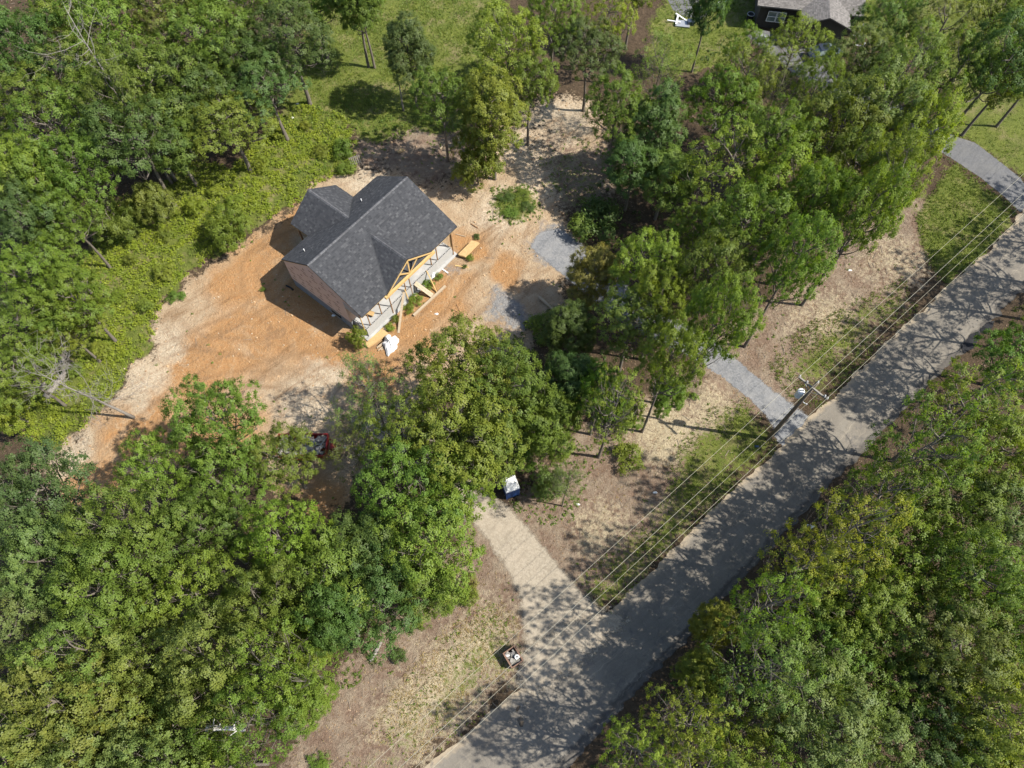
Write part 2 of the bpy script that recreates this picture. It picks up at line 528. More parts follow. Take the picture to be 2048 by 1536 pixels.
for pts in ([(330, 700), (450, 650), (540, 590), (590, 520)], [(420, 900), (470, 770), (600, 705), (760, 735), (900, 650), (1060, 560)], [(280, 850), (420, 780), (560, 745), (700, 810), (830, 880)],
            [(1065, 570), (1065, 480), (1100, 380), (1110, 250)], [(640, 720), (560, 650), (500, 560), (555, 480)], [(340, 640), (420, 690), (520, 700), (640, 780)], [(780, 700), (880, 610), (960, 510), (1010, 450)]):
    Pw = wpoly(pts)
    tt = np.linspace(0, 1, 60)
    kk = np.linspace(0, 1, len(Pw))
    deg = min(3, len(Pw) - 1)
    cx, cy = np.polyval(np.polyfit(kk, Pw[:, 0], deg), tt), np.polyval(np.polyfit(kk, Pw[:, 1], deg), tt)
    d = np.full(XX.shape, 99.0)
    for i in range(59):
        ex, ey = cx[i + 1] - cx[i], cy[i + 1] - cy[i]
        q = np.clip(((XX - cx[i]) * ex + (YY - cy[i]) * ey) / (ex * ex + ey * ey), 0, 1)
        d = np.minimum(d, np.hypot(XX - cx[i] - q * ex, YY - cy[i] - q * ey))
    rut = np.maximum(rut, np.exp(-((d - 0.85) / 0.24) ** 2))
rut *= np.clip(0.65 + 0.5 * wob(XX, YY, 0.5, 4.0), 0, 1)
grav = 0.78 * grav
nx, ny = XX.shape
me = bpy.data.meshes.new('ground')
me.vertices.add(nx * ny)
me.vertices.foreach_set('co', np.stack([XX, YY, ZZ], -1).astype(np.float32).reshape(-1))
idx = np.arange(nx * ny).reshape(nx, ny)
Q = np.stack([idx[:-1, :-1], idx[1:, :-1], idx[1:, 1:], idx[:-1, 1:]], -1).reshape(-1, 4)
me.loops.add(Q.size)
me.loops.foreach_set('vertex_index', Q.reshape(-1).astype(np.int32))
me.polygons.add(len(Q))
me.polygons.foreach_set('loop_start', np.arange(0, Q.size, 4, dtype=np.int32))
me.polygons.foreach_set('use_smooth', np.ones(len(Q), bool))
me.update(calc_edges=True)
for nm, chans in (('zone_a', (dirt, grass, orange)), ('zone_b', (litter, straw, pale)), ('zone_c', (grav, rut, grav * 0))):
    at = me.attributes.new(nm, 'FLOAT_COLOR', 'POINT')
    at.data.foreach_set('color', np.stack([*chans, np.ones_like(XX)], -1).astype(np.float32).reshape(-1))


def ground_mat():
    t = NT('bare_ground')

    def at(name):
        a = t.n('ShaderNodeAttribute', attribute_name=name)
        s = t.n('ShaderNodeSeparateColor')
        t.t.links.new(a.outputs['Color'], s.inputs[0])
        return s.outputs
    za, zb, zc = at('zone_a'), at('zone_b'), at('zone_c')
    n1, n2, n3 = t.noise(0.55, 6, 0.65), t.noise(2.2, 6, 0.7), t.noise(9, 5, 0.75)
    fine = t.noise(5.0, 8, 0.8)

    def edge(mask, n, lo=0.42, hi=0.58, k=0.9):
        x = t.math('ADD', mask, t.math('MULTIPLY', t.math('SUBTRACT', n, 0.5), k))
        return t.ramp(x, [(lo, 0.0), (hi, 1.0)])
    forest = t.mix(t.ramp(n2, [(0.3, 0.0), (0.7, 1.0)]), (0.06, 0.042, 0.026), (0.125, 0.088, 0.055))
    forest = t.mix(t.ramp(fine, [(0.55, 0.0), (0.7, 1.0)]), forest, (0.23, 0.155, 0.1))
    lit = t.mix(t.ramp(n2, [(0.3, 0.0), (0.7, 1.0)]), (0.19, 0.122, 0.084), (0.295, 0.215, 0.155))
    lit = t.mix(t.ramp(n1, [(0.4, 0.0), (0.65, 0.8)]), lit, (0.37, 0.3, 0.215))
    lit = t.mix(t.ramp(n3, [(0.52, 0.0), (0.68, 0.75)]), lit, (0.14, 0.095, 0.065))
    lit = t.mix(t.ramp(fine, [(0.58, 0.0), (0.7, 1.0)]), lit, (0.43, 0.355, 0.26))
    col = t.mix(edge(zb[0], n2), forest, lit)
    strw = t.mix(t.ramp(fine, [(0.35, 0.0), (0.65, 1.0)]), (0.36, 0.285, 0.175), (0.63, 0.535, 0.36))
    col = t.mix(t.math('MULTIPLY', edge(zb[1], n2, 0.35, 0.75, 1.5), 0.92), col, strw)
    # bare soil
    tan = t.mix(t.ramp(n1, [(0.35, 0.0), (0.65, 1.0)]), (0.45, 0.325, 0.2), (0.6, 0.48, 0.33))
    clay = t.mix(t.ramp(n2, [(0.35, 0.0), (0.65, 1.0)]), (0.46, 0.235, 0.095), (0.56, 0.33, 0.15))
    soil = t.mix(edge(za[2], n1, 0.3, 0.75, 0.7), tan, clay)
    soil = t.mix(edge(zb[2], n2, 0.35, 0.75, 0.8), soil, (0.66, 0.55, 0.4))
    soil = t.mix(t.ramp(n2, [(0.48, 0.0), (0.7, 0.5)]), soil, (0.27, 0.15, 0.07))
    soil = t.mix(t.ramp(n3, [(0.47, 0.0), (0.7, 0.7)]), soil, (0.28, 0.155, 0.075))
    soil = t.mix(t.ramp(t.voro(3.2), [(0.05, 0.8), (0.16, 0.0)]), soil, (0.54, 0.44, 0.3))
    soil = t.mix(t.ramp(t.voro(2.1, t.pos((1, 1, 1), 0.8)), [(0.04, 0.6), (0.14, 0.0)]), soil, (0.24, 0.145, 0.075))
    soil = t.mix(t.ramp(t.noise(6.5, 6, 0.85), [(0.52, 0.0), (0.68, 0.45)]), soil, (0.6, 0.46, 0.3))
    trk = t.noise(1.0, 5, 0.7, t.pos((0.16, 1.1, 1), R(-38)), 0.6)
    soil = t.mix(t.ramp(trk, [(0.53, 0.0), (0.68, 0.6)]), soil, (0.25, 0.145, 0.072))
    soil = t.mix(t.ramp(t.noise(0.24, 6, 0.72, None, 0.8), [(0.55, 0.0), (0.7, 0.5)]), soil, (0.57, 0.44, 0.29))
    soil = t.mix(t.ramp(t.noise(0.4, 6, 0.75, t.pos((1, 1, 1), 0.7), 1.0), [(0.56, 0.0), (0.7, 0.6)]), soil, (0.27, 0.175, 0.105))
    soil = t.mix(t.math('MULTIPLY', zc[1], t.ramp(fine, [(0.3, 0.25), (0.6, 0.75)])), soil, (0.25, 0.15, 0.08))
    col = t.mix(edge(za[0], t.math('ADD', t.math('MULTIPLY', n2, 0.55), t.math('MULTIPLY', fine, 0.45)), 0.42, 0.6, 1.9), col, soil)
    gcol = t.mix(t.ramp(n1, [(0.35, 0.0), (0.65, 1.0)]), (0.12, 0.15, 0.03), (0.19, 0.215, 0.045))
    gcol = t.mix(t.ramp(n3, [(0.45, 0.0), (0.75, 0.7)]), gcol, (0.07, 0.09, 0.018))
    gcol = t.mix(t.ramp(t.noise(0.33, 6, 0.75), [(0.5, 0.0), (0.7, 0.75)]), gcol, (0.3, 0.235, 0.13))
    col = t.mix(edge(za[1], n2, 0.42, 0.6, 1.1), col, gcol)
    stone = t.mix(t.voro(9, out='Color'), (0.19, 0.185, 0.18), (0.36, 0.345, 0.325))
    col = t.mix(edge(zc[0], n2, 0.45, 0.75, 0.9), col, stone)
    t.bump(t.math('ADD', t.math('ADD', t.math('MULTIPLY', n3, 0.6), t.math('MULTIPLY', fine, 1.0)), t.math('MULTIPLY', n2, 1.4)), 1.0, 0.2)
    return t.fin(col, 0.95, 0.12)


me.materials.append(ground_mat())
ground = obj('ground', me)
ground['kind'] = 'structure'

# ------------------------------------------------------------------ road and drives
def resample(P, n):
    P = np.asarray(P)
    d = np.concatenate([[0], np.cumsum(np.hypot(*np.diff(P, axis=0).T))])
    t = np.linspace(0, d[-1], n)
    return np.stack([np.interp(t, d, P[:, 0]), np.interp(t, d, P[:, 1])], -1), t


def smooth1(a, k):
    ker = np.ones(k) / k
    p = np.pad(a, (k // 2, k // 2), mode='edge')
    return np.convolve(p, ker, 'valid')


def road_strip():
    n, m = 420, 13
    Lp, t = resample(wpoly(ROAD_L), n)
    Rp, _ = resample(wpoly(ROAD_R), n)
    for A in (Lp, Rp):
        for k in (0, 1):
            A[:, k] = smooth1(A[:, k], 41)
    dirv = (Rp - Lp) / np.hypot(*(Rp - Lp).T)[:, None]
    Lp += dirv * (smooth1(rng.normal(0, 1, n), 3) * 0.2 + 0.14 * np.sin(t * 0.9) * np.sin(t * 0.37))[:, None]
    Rp += dirv * (smooth1(rng.normal(0, 1, n), 3) * 0.22)[:, None]
    u = np.linspace(0, 1, m)
    V = Lp[:, None, :] * (1 - u)[None, :, None] + Rp[:, None, :] * u[None, :, None]
    Z = np.full((n, m, 1), 0.02) + 0.035 * (1 - (2 * u - 1) ** 2)[None, :, None]
    V = np.concatenate([V, Z], -1).reshape(-1, 3)
    idx = np.arange(n * m).reshape(n, m)
    F = np.stack([idx[:-1, :-1], idx[:-1, 1:], idx[1:, 1:], idx[1:, :-1]], -1).reshape(-1, 4)
    me = bpy.data.meshes.new('road')
    me.from_pydata(V.tolist(), [], F.tolist())
    uv = me.uv_layers.new(name='UVMap')
    UV = np.stack([np.broadcast_to(u[None, :], (n, m)), np.broadcast_to(t[:, None] / 10, (n, m))], -1).reshape(-1, 2)
    uv.data.foreach_set('uv', UV[F.reshape(-1)].astype(np.float32).reshape(-1))
    me.polygons.foreach_set('use_smooth', [True] * len(F))
    me.update()
    return me


def road_mat():
    t = NT('worn_dusty_asphalt')
    uv = t.n('ShaderNodeSeparateXYZ')
    t.t.links.new(t.tc.outputs['UV'], uv.inputs[0])
    u = uv.outputs[0]
    big, mid, fine = t.noise(0.35, 5, 0.6), t.noise(1.6, 6, 0.7), t.noise(14, 5, 0.8)
    col = t.mix(t.ramp(big, [(0.35, 0.0), (0.65, 1.0)]), (0.195, 0.176, 0.148), (0.265, 0.238, 0.196))
    mp = t.n('ShaderNodeMapping')
    t.t.links.new(t.tc.outputs['UV'], mp.inputs[0])
    mp.inputs['Scale'].default_value = (9, 1.2, 1)
    strk = t.noise(1.0, 5, 0.65, mp.outputs[0])
    col = t.mix(t.ramp(strk, [(0.42, 0.0), (0.72, 0.6)]), col, (0.15, 0.132, 0.11))
    whl = t.math('ABSOLUTE', t.math('SINE', t.math('MULTIPLY', u, 6.283)))
    col = t.mix(t.math('MULTIPLY', whl, 0.25), col, (0.18, 0.158, 0.128))
    col = t.mix(t.ramp(mid, [(0.58, 0.0), (0.72, 0.6)]), col, (0.33, 0.285, 0.22))
    col = t.mix(t.ramp(fine, [(0.4, 0.0), (0.7, 0.7)]), col, (0.13, 0.112, 0.09))
    crk = t.n('ShaderNodeTexVoronoi', feature='DISTANCE_TO_EDGE')
    crk.inputs['Scale'].default_value = 0.28
    wv = t.n('ShaderNodeVectorMath', operation='ADD')
    nz = t.n('ShaderNodeTexNoise')
    nz.inputs['Scale'].default_value = 0.9
    t.t.links.new(t.pos(), nz.inputs['Vector'])
    t.t.links.new(t.pos(), wv.inputs[0])
    t.t.links.new(nz.outputs['Color'], wv.inputs[1])
    t.t.links.new(wv.outputs[0], crk.inputs['Vector'])
    col = t.mix(t.ramp(crk.outputs['Distance'], [(0.0, 0.35), (0.008, 0.0)]), col, (0.1, 0.09, 0.08))
    wu = t.math('ADD', u, t.math('MULTIPLY', t.math('SUBTRACT', mid, 0.5), 0.16))
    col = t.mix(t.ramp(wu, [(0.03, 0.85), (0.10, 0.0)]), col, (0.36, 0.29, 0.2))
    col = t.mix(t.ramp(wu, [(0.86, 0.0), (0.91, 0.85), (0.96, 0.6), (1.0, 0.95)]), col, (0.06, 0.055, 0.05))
    blot = t.noise(0.8, 7, 0.75, None, 1.2)
    col = t.mix(t.ramp(blot, [(0.54, 0.0), (0.66, 0.75)]), col, (0.105, 0.099, 0.094))
    col = t.mix(t.ramp(t.noise(0.6, 7, 0.8, t.pos((1, 1, 1), 1.1), 1.5), [(0.58, 0.0), (0.68, 0.55)]), col, (0.4, 0.345, 0.26))
    mp2 = t.n('ShaderNodeMapping')
    t.t.links.new(t.tc.outputs['UV'], mp2.inputs[0])
    mp2.inputs['Scale'].default_value = (26, 0.8, 1)
    col = t.mix(t.ramp(t.noise(1.0, 6, 0.75, mp2.outputs[0], 0.4), [(0.56, 0.0), (0.68, 0.5)]), col, (0.36, 0.31, 0.235))
    t.bump(fine, 0.45, 0.03)
    return t.fin(col, 0.92, 0.15)


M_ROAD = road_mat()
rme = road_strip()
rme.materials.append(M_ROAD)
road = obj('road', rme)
road['kind'] = 'structure'


def ragged(P, step=0.28, amp=0.12):
    P = np.asarray(P)
    P = np.vstack([P, P[:1]])
    d = np.concatenate([[0], np.cumsum(np.hypot(*np.diff(P, axis=0).T))])
    n = int(d[-1] / step)
    Q, t = resample(P, n)
    Q = Q[:-1]
    k = len(Q)
    for c in (0, 1):
        q = np.concatenate([Q[:, c]] * 3)
        Q[:, c] = smooth1(q, 9)[k:2 * k]
    nr = np.roll(Q, -1, 0) - np.roll(Q, 1, 0)
    nr = np.stack([nr[:, 1], -nr[:, 0]], -1) / (np.hypot(*nr.T)[:, None] + 1e-9)
    j = smooth1(rng.normal(0, 1, k), 3) * amp + 2.0 * amp * smooth1(rng.normal(0, 1, k), 15)
    return Q + nr * j[:, None]


def sheet(name, P, z, mat, amp=0.12, step=0.22):
    """a thin layer spread over the ground; its border thins out unevenly (edge = metres inside the outline)"""
    P = np.asarray(P)
    lo, hi = P.min(0) - 0.8, P.max(0) + 0.8
    xs, ys = np.arange(lo[0], hi[0], step), np.arange(lo[1], hi[1], step)
    X, Y = np.meshgrid(xs, ys, indexing='ij')
    D = sdist(P, X, Y) + amp * wob(X, Y, 1.6)
    idx = -np.ones(X.shape, int)
    cell = (D[:-1, :-1] > -0.7) | (D[1:, 1:] > -0.7)
    use = np.zeros(X.shape, bool)
    for i in (0, 1):
        for j in (0, 1):
            use[i:X.shape[0] - 1 + i, j:X.shape[1] - 1 + j] |= cell
    idx[use] = np.arange(use.sum())
    ii, jj = np.nonzero(cell)
    F = np.stack([idx[ii, jj], idx[ii + 1, jj], idx[ii + 1, jj + 1], idx[ii, jj + 1]], -1)
    me = bpy.data.meshes.new(name)
    me.from_pydata(np.stack([X[use], Y[use], np.full(use.sum(), z)], -1).tolist(), [], F.tolist())
    at = me.attributes.new('edge', 'FLOAT', 'POINT')
    at.data.foreach_set('value', D[use].astype(np.float32))
    me.update()
    me.materials.append(mat)
    o = obj(name, me)
    o['kind'] = 'structure'
    return o


def soft_edge(t, k=0.9, sharp=0.12):
    a = t.n('ShaderNodeAttribute', attribute_name='edge')
    n = t.math('ADD', t.math('MULTIPLY', t.noise(1.7, 6, 0.7), 0.5), t.math('MULTIPLY', t.noise(9, 4, 0.8), 0.5))
    x = t.math('ADD', a.outputs['Fac'], t.math('MULTIPLY', t.math('SUBTRACT', n, 0.5), k * 2))
    f = t.ramp(x, [(0.0, 0.0), (sharp, 1.0)])
    tr = t.n('ShaderNodeBsdfTransparent')
    ms = t.n('ShaderNodeMixShader')
    t.set(ms.inputs[0], f)
    t.t.links.new(tr.outputs[0], ms.inputs[1])
    t.t.links.new(t.b.outputs[0], ms.inputs[2])
    t.t.links.new(ms.outputs[0], t.out.inputs['Surface'])


def gravel_mat(name, c0, c1, c2, k=0.9, sharp=0.12):
    t = NT(name)
    st = t.voro(7.0, t.pos((1, 1, 1), 0.4), out='Color')
    sep = t.n('ShaderNodeSeparateColor')
    t.t.links.new(st, sep.inputs[0])
    col = t.mix(sep.outputs[0], c0, c1)
    col = t.mix(t.ramp(t.noise(0.6, 5, 0.65), [(0.45, 0.0), (0.7, 0.75)]), col, c2)
    col = t.mix(t.ramp(t.noise(12, 4, 0.7), [(0.5, 0.0), (0.75, 0.6)]), col, tuple(0.45 * x for x in c0))
    trk = t.noise(1.0, 4, 0.6, t.pos((2.2, 0.3, 1), R(38)))
    col = t.mix(t.ramp(trk, [(0.52, 0.0), (0.7, 0.4)]), col, tuple(0.7 * x for x in c0))
    t.bump(t.noise(9, 4, 0.8), 0.5, 0.05)
    soft_edge(t, k, sharp)
    return t.fin(col, 0.95, 0.15)


M_GRAV = gravel_mat('blue_grey_gravel', (0.16, 0.163, 0.168), (0.24, 0.24, 0.243), (0.29, 0.282, 0.27))
M_DIRTDRIVE = gravel_mat('pale_dirt_drive', (0.29, 0.245, 0.185), (0.38, 0.33, 0.255), (0.4, 0.34, 0.26), 1.1, 0.4)
M_SPILL = gravel_mat('dust_spilled_on_road', (0.29, 0.245, 0.185), (0.38, 0.33, 0.255), (0.4, 0.34, 0.26), 2.6, 0.5)
M_ASPH = gravel_mat('grey_asphalt', (0.125, 0.125, 0.128), (0.155, 0.155, 0.157), (0.185, 0.18, 0.172), 0.25, 0.05)
M_PATCH = gravel_mat('black_asphalt_patch', (0.02, 0.02, 0.023), (0.032, 0.032, 0.034), (0.04, 0.04, 0.042), 0.3, 0.06)
M_STAIN = gravel_mat('brown_road_stain', (0.09, 0.07, 0.05), (0.12, 0.095, 0.07), (0.13, 0.1, 0.075), 0.12, 0.08)
sheet('gravel_drive', P_GRAV, 0.014, M_GRAV)
sheet('dirt_drive', P_DRIVE, 0.009, M_DIRTDRIVE, 0.2)
sheet('dirt_spill', wpoly([(1035, 1300), (1110, 1250), (1225, 1212), (1262, 1240), (1200, 1300), (1120, 1370), (1060, 1400), (1030, 1360)]), 0.066, M_SPILL, 0.2)
sheet('asphalt_drive', P_ASPH, 0.011, M_ASPH, 0.04)
sheet('asphalt_pad', P_PAD, 0.011, M_ASPH, 0.04)
sheet('road_patch', wpoly([(1921, 695), (1940, 668), (1958, 662), (1962, 674), (1945, 698), (1927, 708)]), 0.062, M_PATCH, 0.05, 0.12)
sheet('road_patch', wpoly([(1958, 660), (1972, 645), (1988, 642), (1986, 654), (1974, 668), (1963, 668)]), 0.062, M_PATCH, 0.05, 0.12)
sheet('road_stain', wpoly([(1030, 1418), (1036, 1409), (1041, 1412), (1038, 1422), (1032, 1426)]), 0.062, M_STAIN, 0.03, 0.06)
sheet('road_stain', wpoly([(1034, 1440), (1041, 1428), (1049, 1440), (1046, 1455), (1040, 1454)]), 0.062, M_STAIN, 0.03, 0.06)

# ------------------------------------------------------------------ the new house
house = empty('new_house', (HOX, HOY, 0), HYAW, 'unfinished house with charcoal cross gabled shingle roof and pink tan sheathing on orange clay', 'house')
LEN, DF, DB, ZR, ZEF, ZEB = 13.26, 6.1, 4.74, 7.42, 4.72, 4.2
G0, G1 = 3.32, 9.42
GM, GPITCH = (G0 + G1) / 2, 0.673
WL, WR, WD = 3.54, 9.79, 7.17
WM = (WL + WR) / 2
ZS, SD, SX0, SX1 = 1.37, 5.5, 0.385, 12.69
SF, SB = (ZR - ZEF) / DF, (ZR - ZEB) / DB
ZG = ZEF + (G1 - G0) / 2 * GPITCH
ZW = ZEB + (WR - WL) / 2 * SB
BG = (ZR - ZG) / SF              # where the front gable's ridge meets the main roof
BW = (ZR - ZW) / SB


def hl(a, b, z):
    return (a, -b, z)


roof = MB()
TH = 0.13


def slab(pts):
    roof.prism([hl(*p) for p in pts], (0, 0, -TH))


slab([(0, 0, ZR), (LEN, 0, ZR), (LEN, DF, ZEF), (0, DF, ZEF)])
slab([(LEN, 0, ZR), (0, 0, ZR), (0, -DB, ZEB), (LEN, -DB, ZEB)])
e = 0.004
slab([(GM, BG, ZG + e), (GM, DF, ZG + e), (G0, DF, ZEF + e)])
slab([(GM, DF, ZG + e), (GM, BG, ZG + e), (G1, DF, ZEF + e)])
slab([(WM, -BW, ZW + e), (WL, -DB, ZEB + e), (WL, -WD, ZEB + e), (WM, -WD, ZW + e)])
slab([(WM, -BW, ZW + e), (WM, -WD, ZW + e), (WR, -WD, ZEB + e), (WR, -DB, ZEB + e)])
roof_o = part('roof', roof, M_SHINGLE, house)

# shingles: each course a row of separate tabs with their own butt edge
sh = MB()


def tabs(p0, p1, down, nrm, exposure):
    """one course from p0 to p1 (top edge), falling along unit vector down"""
    p0, p1 = np.array(p0), np.array(p1)
    d = p1 - p0
    ln = np.linalg.norm(d)
    if ln < 0.08:
        return
    d /= ln
    x = -random.uniform(0, 0.3)
    while x < ln:
        w = random.uniform(0.14, 0.32)
        a, b = max(0, x), min(ln, x + w - 0.008)
        x += w
        if b - a < 0.03:
            continue
        hgt = random.choice((0.018, 0.02, 0.032))
        dn = exposure * random.choice((1.0, 1.0, 0.9))
        t0, t1 = p0 + d * a + nrm * 0.006, p0 + d * b + nrm * 0.006
        l0, l1 = p0 + d * a + down * dn + nrm * hgt, p0 + d * b + down * dn + nrm * hgt
        k0, k1 = l0 - nrm * hgt, l1 - nrm * hgt
        n = len(sh.v)
        sh.v += [tuple(q) for q in (t0, l0, l1, t1, k0, k1)]
        sh.f += [(n, n + 1, n + 2, n + 3), (n + 1, n + 4, n + 5, n + 2)]
        sh.mi += [0, 0]


EXPO = 0.185


def courses(slope_len, fn, down, nrm):
    k = int(slope_len / EXPO)
    ex = slope_len / k
    down, nrm = np.array(down), np.array(nrm)
    for i in range(k):
        s = i * ex
        seg = fn(s, s + ex * 0.5)
        if seg:
            tabs(hl(*seg[0]), hl(*seg[1]), down, nrm, ex + 0.004)


def unit(v):
    v = np.array(v, float)
    return v / np.linalg.norm(v)


ls = math.hypot(DF, ZR - ZEF)
courses(ls, lambda s, m: ((0.0, DF * s / ls, ZR - (ZR - ZEF) * s / ls), (LEN, DF * s / ls, ZR - (ZR - ZEF) * s / ls)),
        unit((0, -DF, ZEF - ZR)), unit((0, -(ZR - ZEF), DF)))
lb = math.hypot(DB, ZR - ZEB)
courses(lb, lambda s, m: ((LEN, -DB * s / lb, ZR - (ZR - ZEB) * s / lb), (0.0, -DB * s / lb, ZR - (ZR - ZEB) * s / lb)),
        unit((0, DB, ZEB - ZR)), unit((0, ZR - ZEB, DB)))
hw = (G1 - G0) / 2
lg = math.hypot(hw, ZG - ZEF)
for sgn in (-1, 1):
    def seg(s, m, sgn=sgn):
        z = ZG - (ZG - ZEF) * s / lg
        zm = ZG - (ZG - ZEF) * m / lg
        a = GM + sgn * hw * s / lg
        b0 = (ZR - zm) / SF + 0.06
        return ((a, b0, z + e), (a, DF + 0.02, z + e))
    courses(lg, seg, unit((sgn * hw, 0, ZEF - ZG)), unit((sgn * (ZG - ZEF), 0, hw)))
hw2 = (WR - WL) / 2
lw = math.hypot(hw2, ZW - ZEB)
for sgn in (-1, 1):
    def seg(s, m, sgn=sgn):
        z = ZW - (ZW - ZEB) * s / lw
        zm = ZW - (ZW - ZEB) * m / lw
        a = WM + sgn * hw2 * s / lw
        b0 = -(ZR - zm) / SB - 0.06
        return ((a, -WD - 0.02, z + e), (a, b0, z + e))
    courses(lw, seg, unit((sgn * hw2, 0, ZEB - ZW)), unit((sgn * (ZW - ZEB), 0, hw2)))
part('shingles', sh, M_SHINGLE, roof_o, stuff=True)
# ridge caps: folded pieces lapped along each ridge
rc = MB()


def ridge(a0, b0, a1, b1, z, s1, s2, along_a):
    n = max(2, int(math.hypot(a1 - a0, b1 - b0) / 0.2))
    for i in range(n):
        t0, t1 = i / n, (i + 1.25) / n
        t1 = min(t1, 1.0)
        p = (a0 + (a1 - a0) * t0, b0 + (b1 - b0) * t0)
        q = (a0 + (a1 - a0) * t1, b0 + (b1 - b0) * t1)
        w = 0.15
        lo, hi = 0.016, 0.045
        pts = []
        for (c, h) in ((p, hi), (q, lo)):
            for o, sl in ((-w, s1), (0, 0), (w, s2)):
                zz = z + h - abs(o) * sl
                pts.append(hl(c[0], c[1] + o, zz) if along_a else hl(c[0] + o, c[1], zz))
        n0 = len(rc.v)
        rc.v += pts
        rc.f += [(n0, n0 + 1, n0 + 4, n0 + 3), (n0 + 1, n0 + 2, n0 + 5, n0 + 4)]
        rc.mi += [0, 0]


ridge(0, 0, LEN, 0, ZR, SB, SF, True)
ridge(GM, DF, GM, BG, ZG, GPITCH, GPITCH, False)
ridge(WM, -WD, WM, -BW, ZW, SB, SB, False)
M_CAP = simple('ridge_cap_shingle', (0.07, 0.071, 0.076), (0.13, 0.131, 0.136), 3, island=True)
part('ridge_caps', rc, M_CAP, roof_o, stuff=True)
for a, b in ((9.2, -2.6), (1.55, -2.6)):
    m = MB()
    z = ZR + SB * b
    m.tube([hl(a, b, z - 0.1), hl(a, b, z + 0.34)], 0.05, 10)
    part('vent_pipe', m, M_WHITE, roof_o)
    m = MB()
    m.tube([hl(a, b, z - 0.02), hl(a, b, z + 0.07)], [0.13, 0.07], 10)
    part('vent_boot', m, M_DARK, roof_o)

for p, q in (((GM, BG, ZG), (G0, DF, ZEF)), ((GM, BG, ZG), (G1, DF, ZEF)), ((WM, -BW, ZW), (WL, -DB, ZEB)), ((WM, -BW, ZW), (WR, -DB, ZEB))):
    m = MB()
    m.beam(np.array(hl(*p)) + (0, 0, .03), np.array(hl(*q)) + (0, 0, .03), 0.1, 0.02)
    part('valley_flashing', m, M_FLASH, roof_o)
# foundation, walls
f = MB()
f.box((6.63, 0.37, ZS / 2), (13.16, 8.1, ZS))
fo = part('foundation', f, M_FOUND, house)
m = MB()
m.box((0.03, -1.55, 0.78), (0.06, 1.25, 0.62))
part('crawlspace_opening', m, M_DARK, fo)
m = MB()
m.box((0.02, -1.55, 1.12), (0.12, 1.4, 0.06))
part('lintel', m, M_GREYWOOD, fo)
m = MB()
m.box((0.02, -1.55, 0.44), (0.12, 1.4, 0.06))
part('sill', m, M_GREYWOOD, fo)
wx0, wx1, wb0, wb1 = 0.06, 13.2, -4.42, 3.7
w = MB()
t_ = 0.16


def gable_wall(a):
    zt = lambda b: (ZR - SF * b if b >= 0 else ZR + SB * b) - TH - 0.02
    P = [(a, wb0, ZS - 0.06), (a, wb1, ZS - 0.06), (a, wb1, 4.0), (a, 5.62, 4.0), (a, 5.62, zt(5.62)), (a, 0, zt(0)), (a, wb0, zt(wb0))]
    return [hl(*p) for p in P]


w.prism(gable_wall(wx0 - 0.03), (t_, 0, 0))
wall = part('wall', w, M_SHEATH, house)
left_wall = wall
w = MB()
w.prism(gable_wall(wx1 - t_ + 0.03), (t_, 0, 0))
part('wall', w, M_SHEATH, house)
for b, zt in ((wb0 + 0.08, ZEB - 0.05), (wb1 - 0.08, 5.4)):
    w = MB()
    w.box(hl((wx0 + wx1) / 2, b, (ZS + zt) / 2), (wx1 - wx0 - 2 * t_, 0.16, zt - ZS))
    wo = part('wall', w, M_SHEATH, house)
    if b > 0:
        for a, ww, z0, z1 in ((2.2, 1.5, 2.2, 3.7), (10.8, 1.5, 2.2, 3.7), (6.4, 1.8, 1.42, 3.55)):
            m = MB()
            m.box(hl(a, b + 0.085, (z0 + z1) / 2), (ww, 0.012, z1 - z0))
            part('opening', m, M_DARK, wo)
# printed rows on the sheathing: dashes and small crossed marks
pr = None
xw = wx0 - 0.033


def dash(b0, b1, z0, z1, x=0.0):
    pr = MB()
    pr.face([hl(xw - x, b0, z0), hl(xw - x, b0, z1), hl(xw - x, b1, z1), hl(xw - x, b1, z0)])
    part('printed_mark', pr, M_PRINT, wall)


for row, zc in enumerate((1.75, 2.95, 3.3, 4.75, 5.1, 6.3)):
    for k in range(8):
        b = -4.2 + k * 1.22 + (0.2 if row % 2 else 0.0)
        top = ZR - (SF * b if b > 0 else -SB * b) - 0.5
        if b + 0.7 > wb1 - 0.15 or zc > top - 0.1 or zc + 0.3 > ZR - SF * max(b + 0.7, 0) - 0.25:
            continue
        dash(b, b + 0.66, zc - 0.05, zc + 0.05)
for row, zc in enumerate((2.35, 4.0, 5.65)):
    for k in range(7):
        b = -3.9 + k * 1.22 + 0.35 * (row % 2)
        if b + 0.5 > wb1 - 0.2 or zc + 0.5 > ZR - (SF * (b + .5) if b > 0 else -SB * b) - 0.25:
            continue
        for q in range(3):
            dash(b + 0.05 + 0.07 * q, b + 0.42 - 0.05 * q, zc - 0.12 + 0.1 * q, zc - 0.075 + 0.1 * q, 0.0012)
        dash(b + 0.2, b + 0.25, zc - 0.17, zc + 0.2, 0.0024)
m = MB()
m.prism([hl(xw - 0.004, 3.74, 3.98), hl(xw - 0.004, 5.6, 3.98), hl(xw - 0.004, 5.6, ZR - SF * 5.6 - TH - .03), hl(xw - 0.004, 3.74, ZR - SF * 3.74 - TH - .6)], (-0.02, 0, 0))
part('gable_end_board', m, M_GREYBOARD, wall)
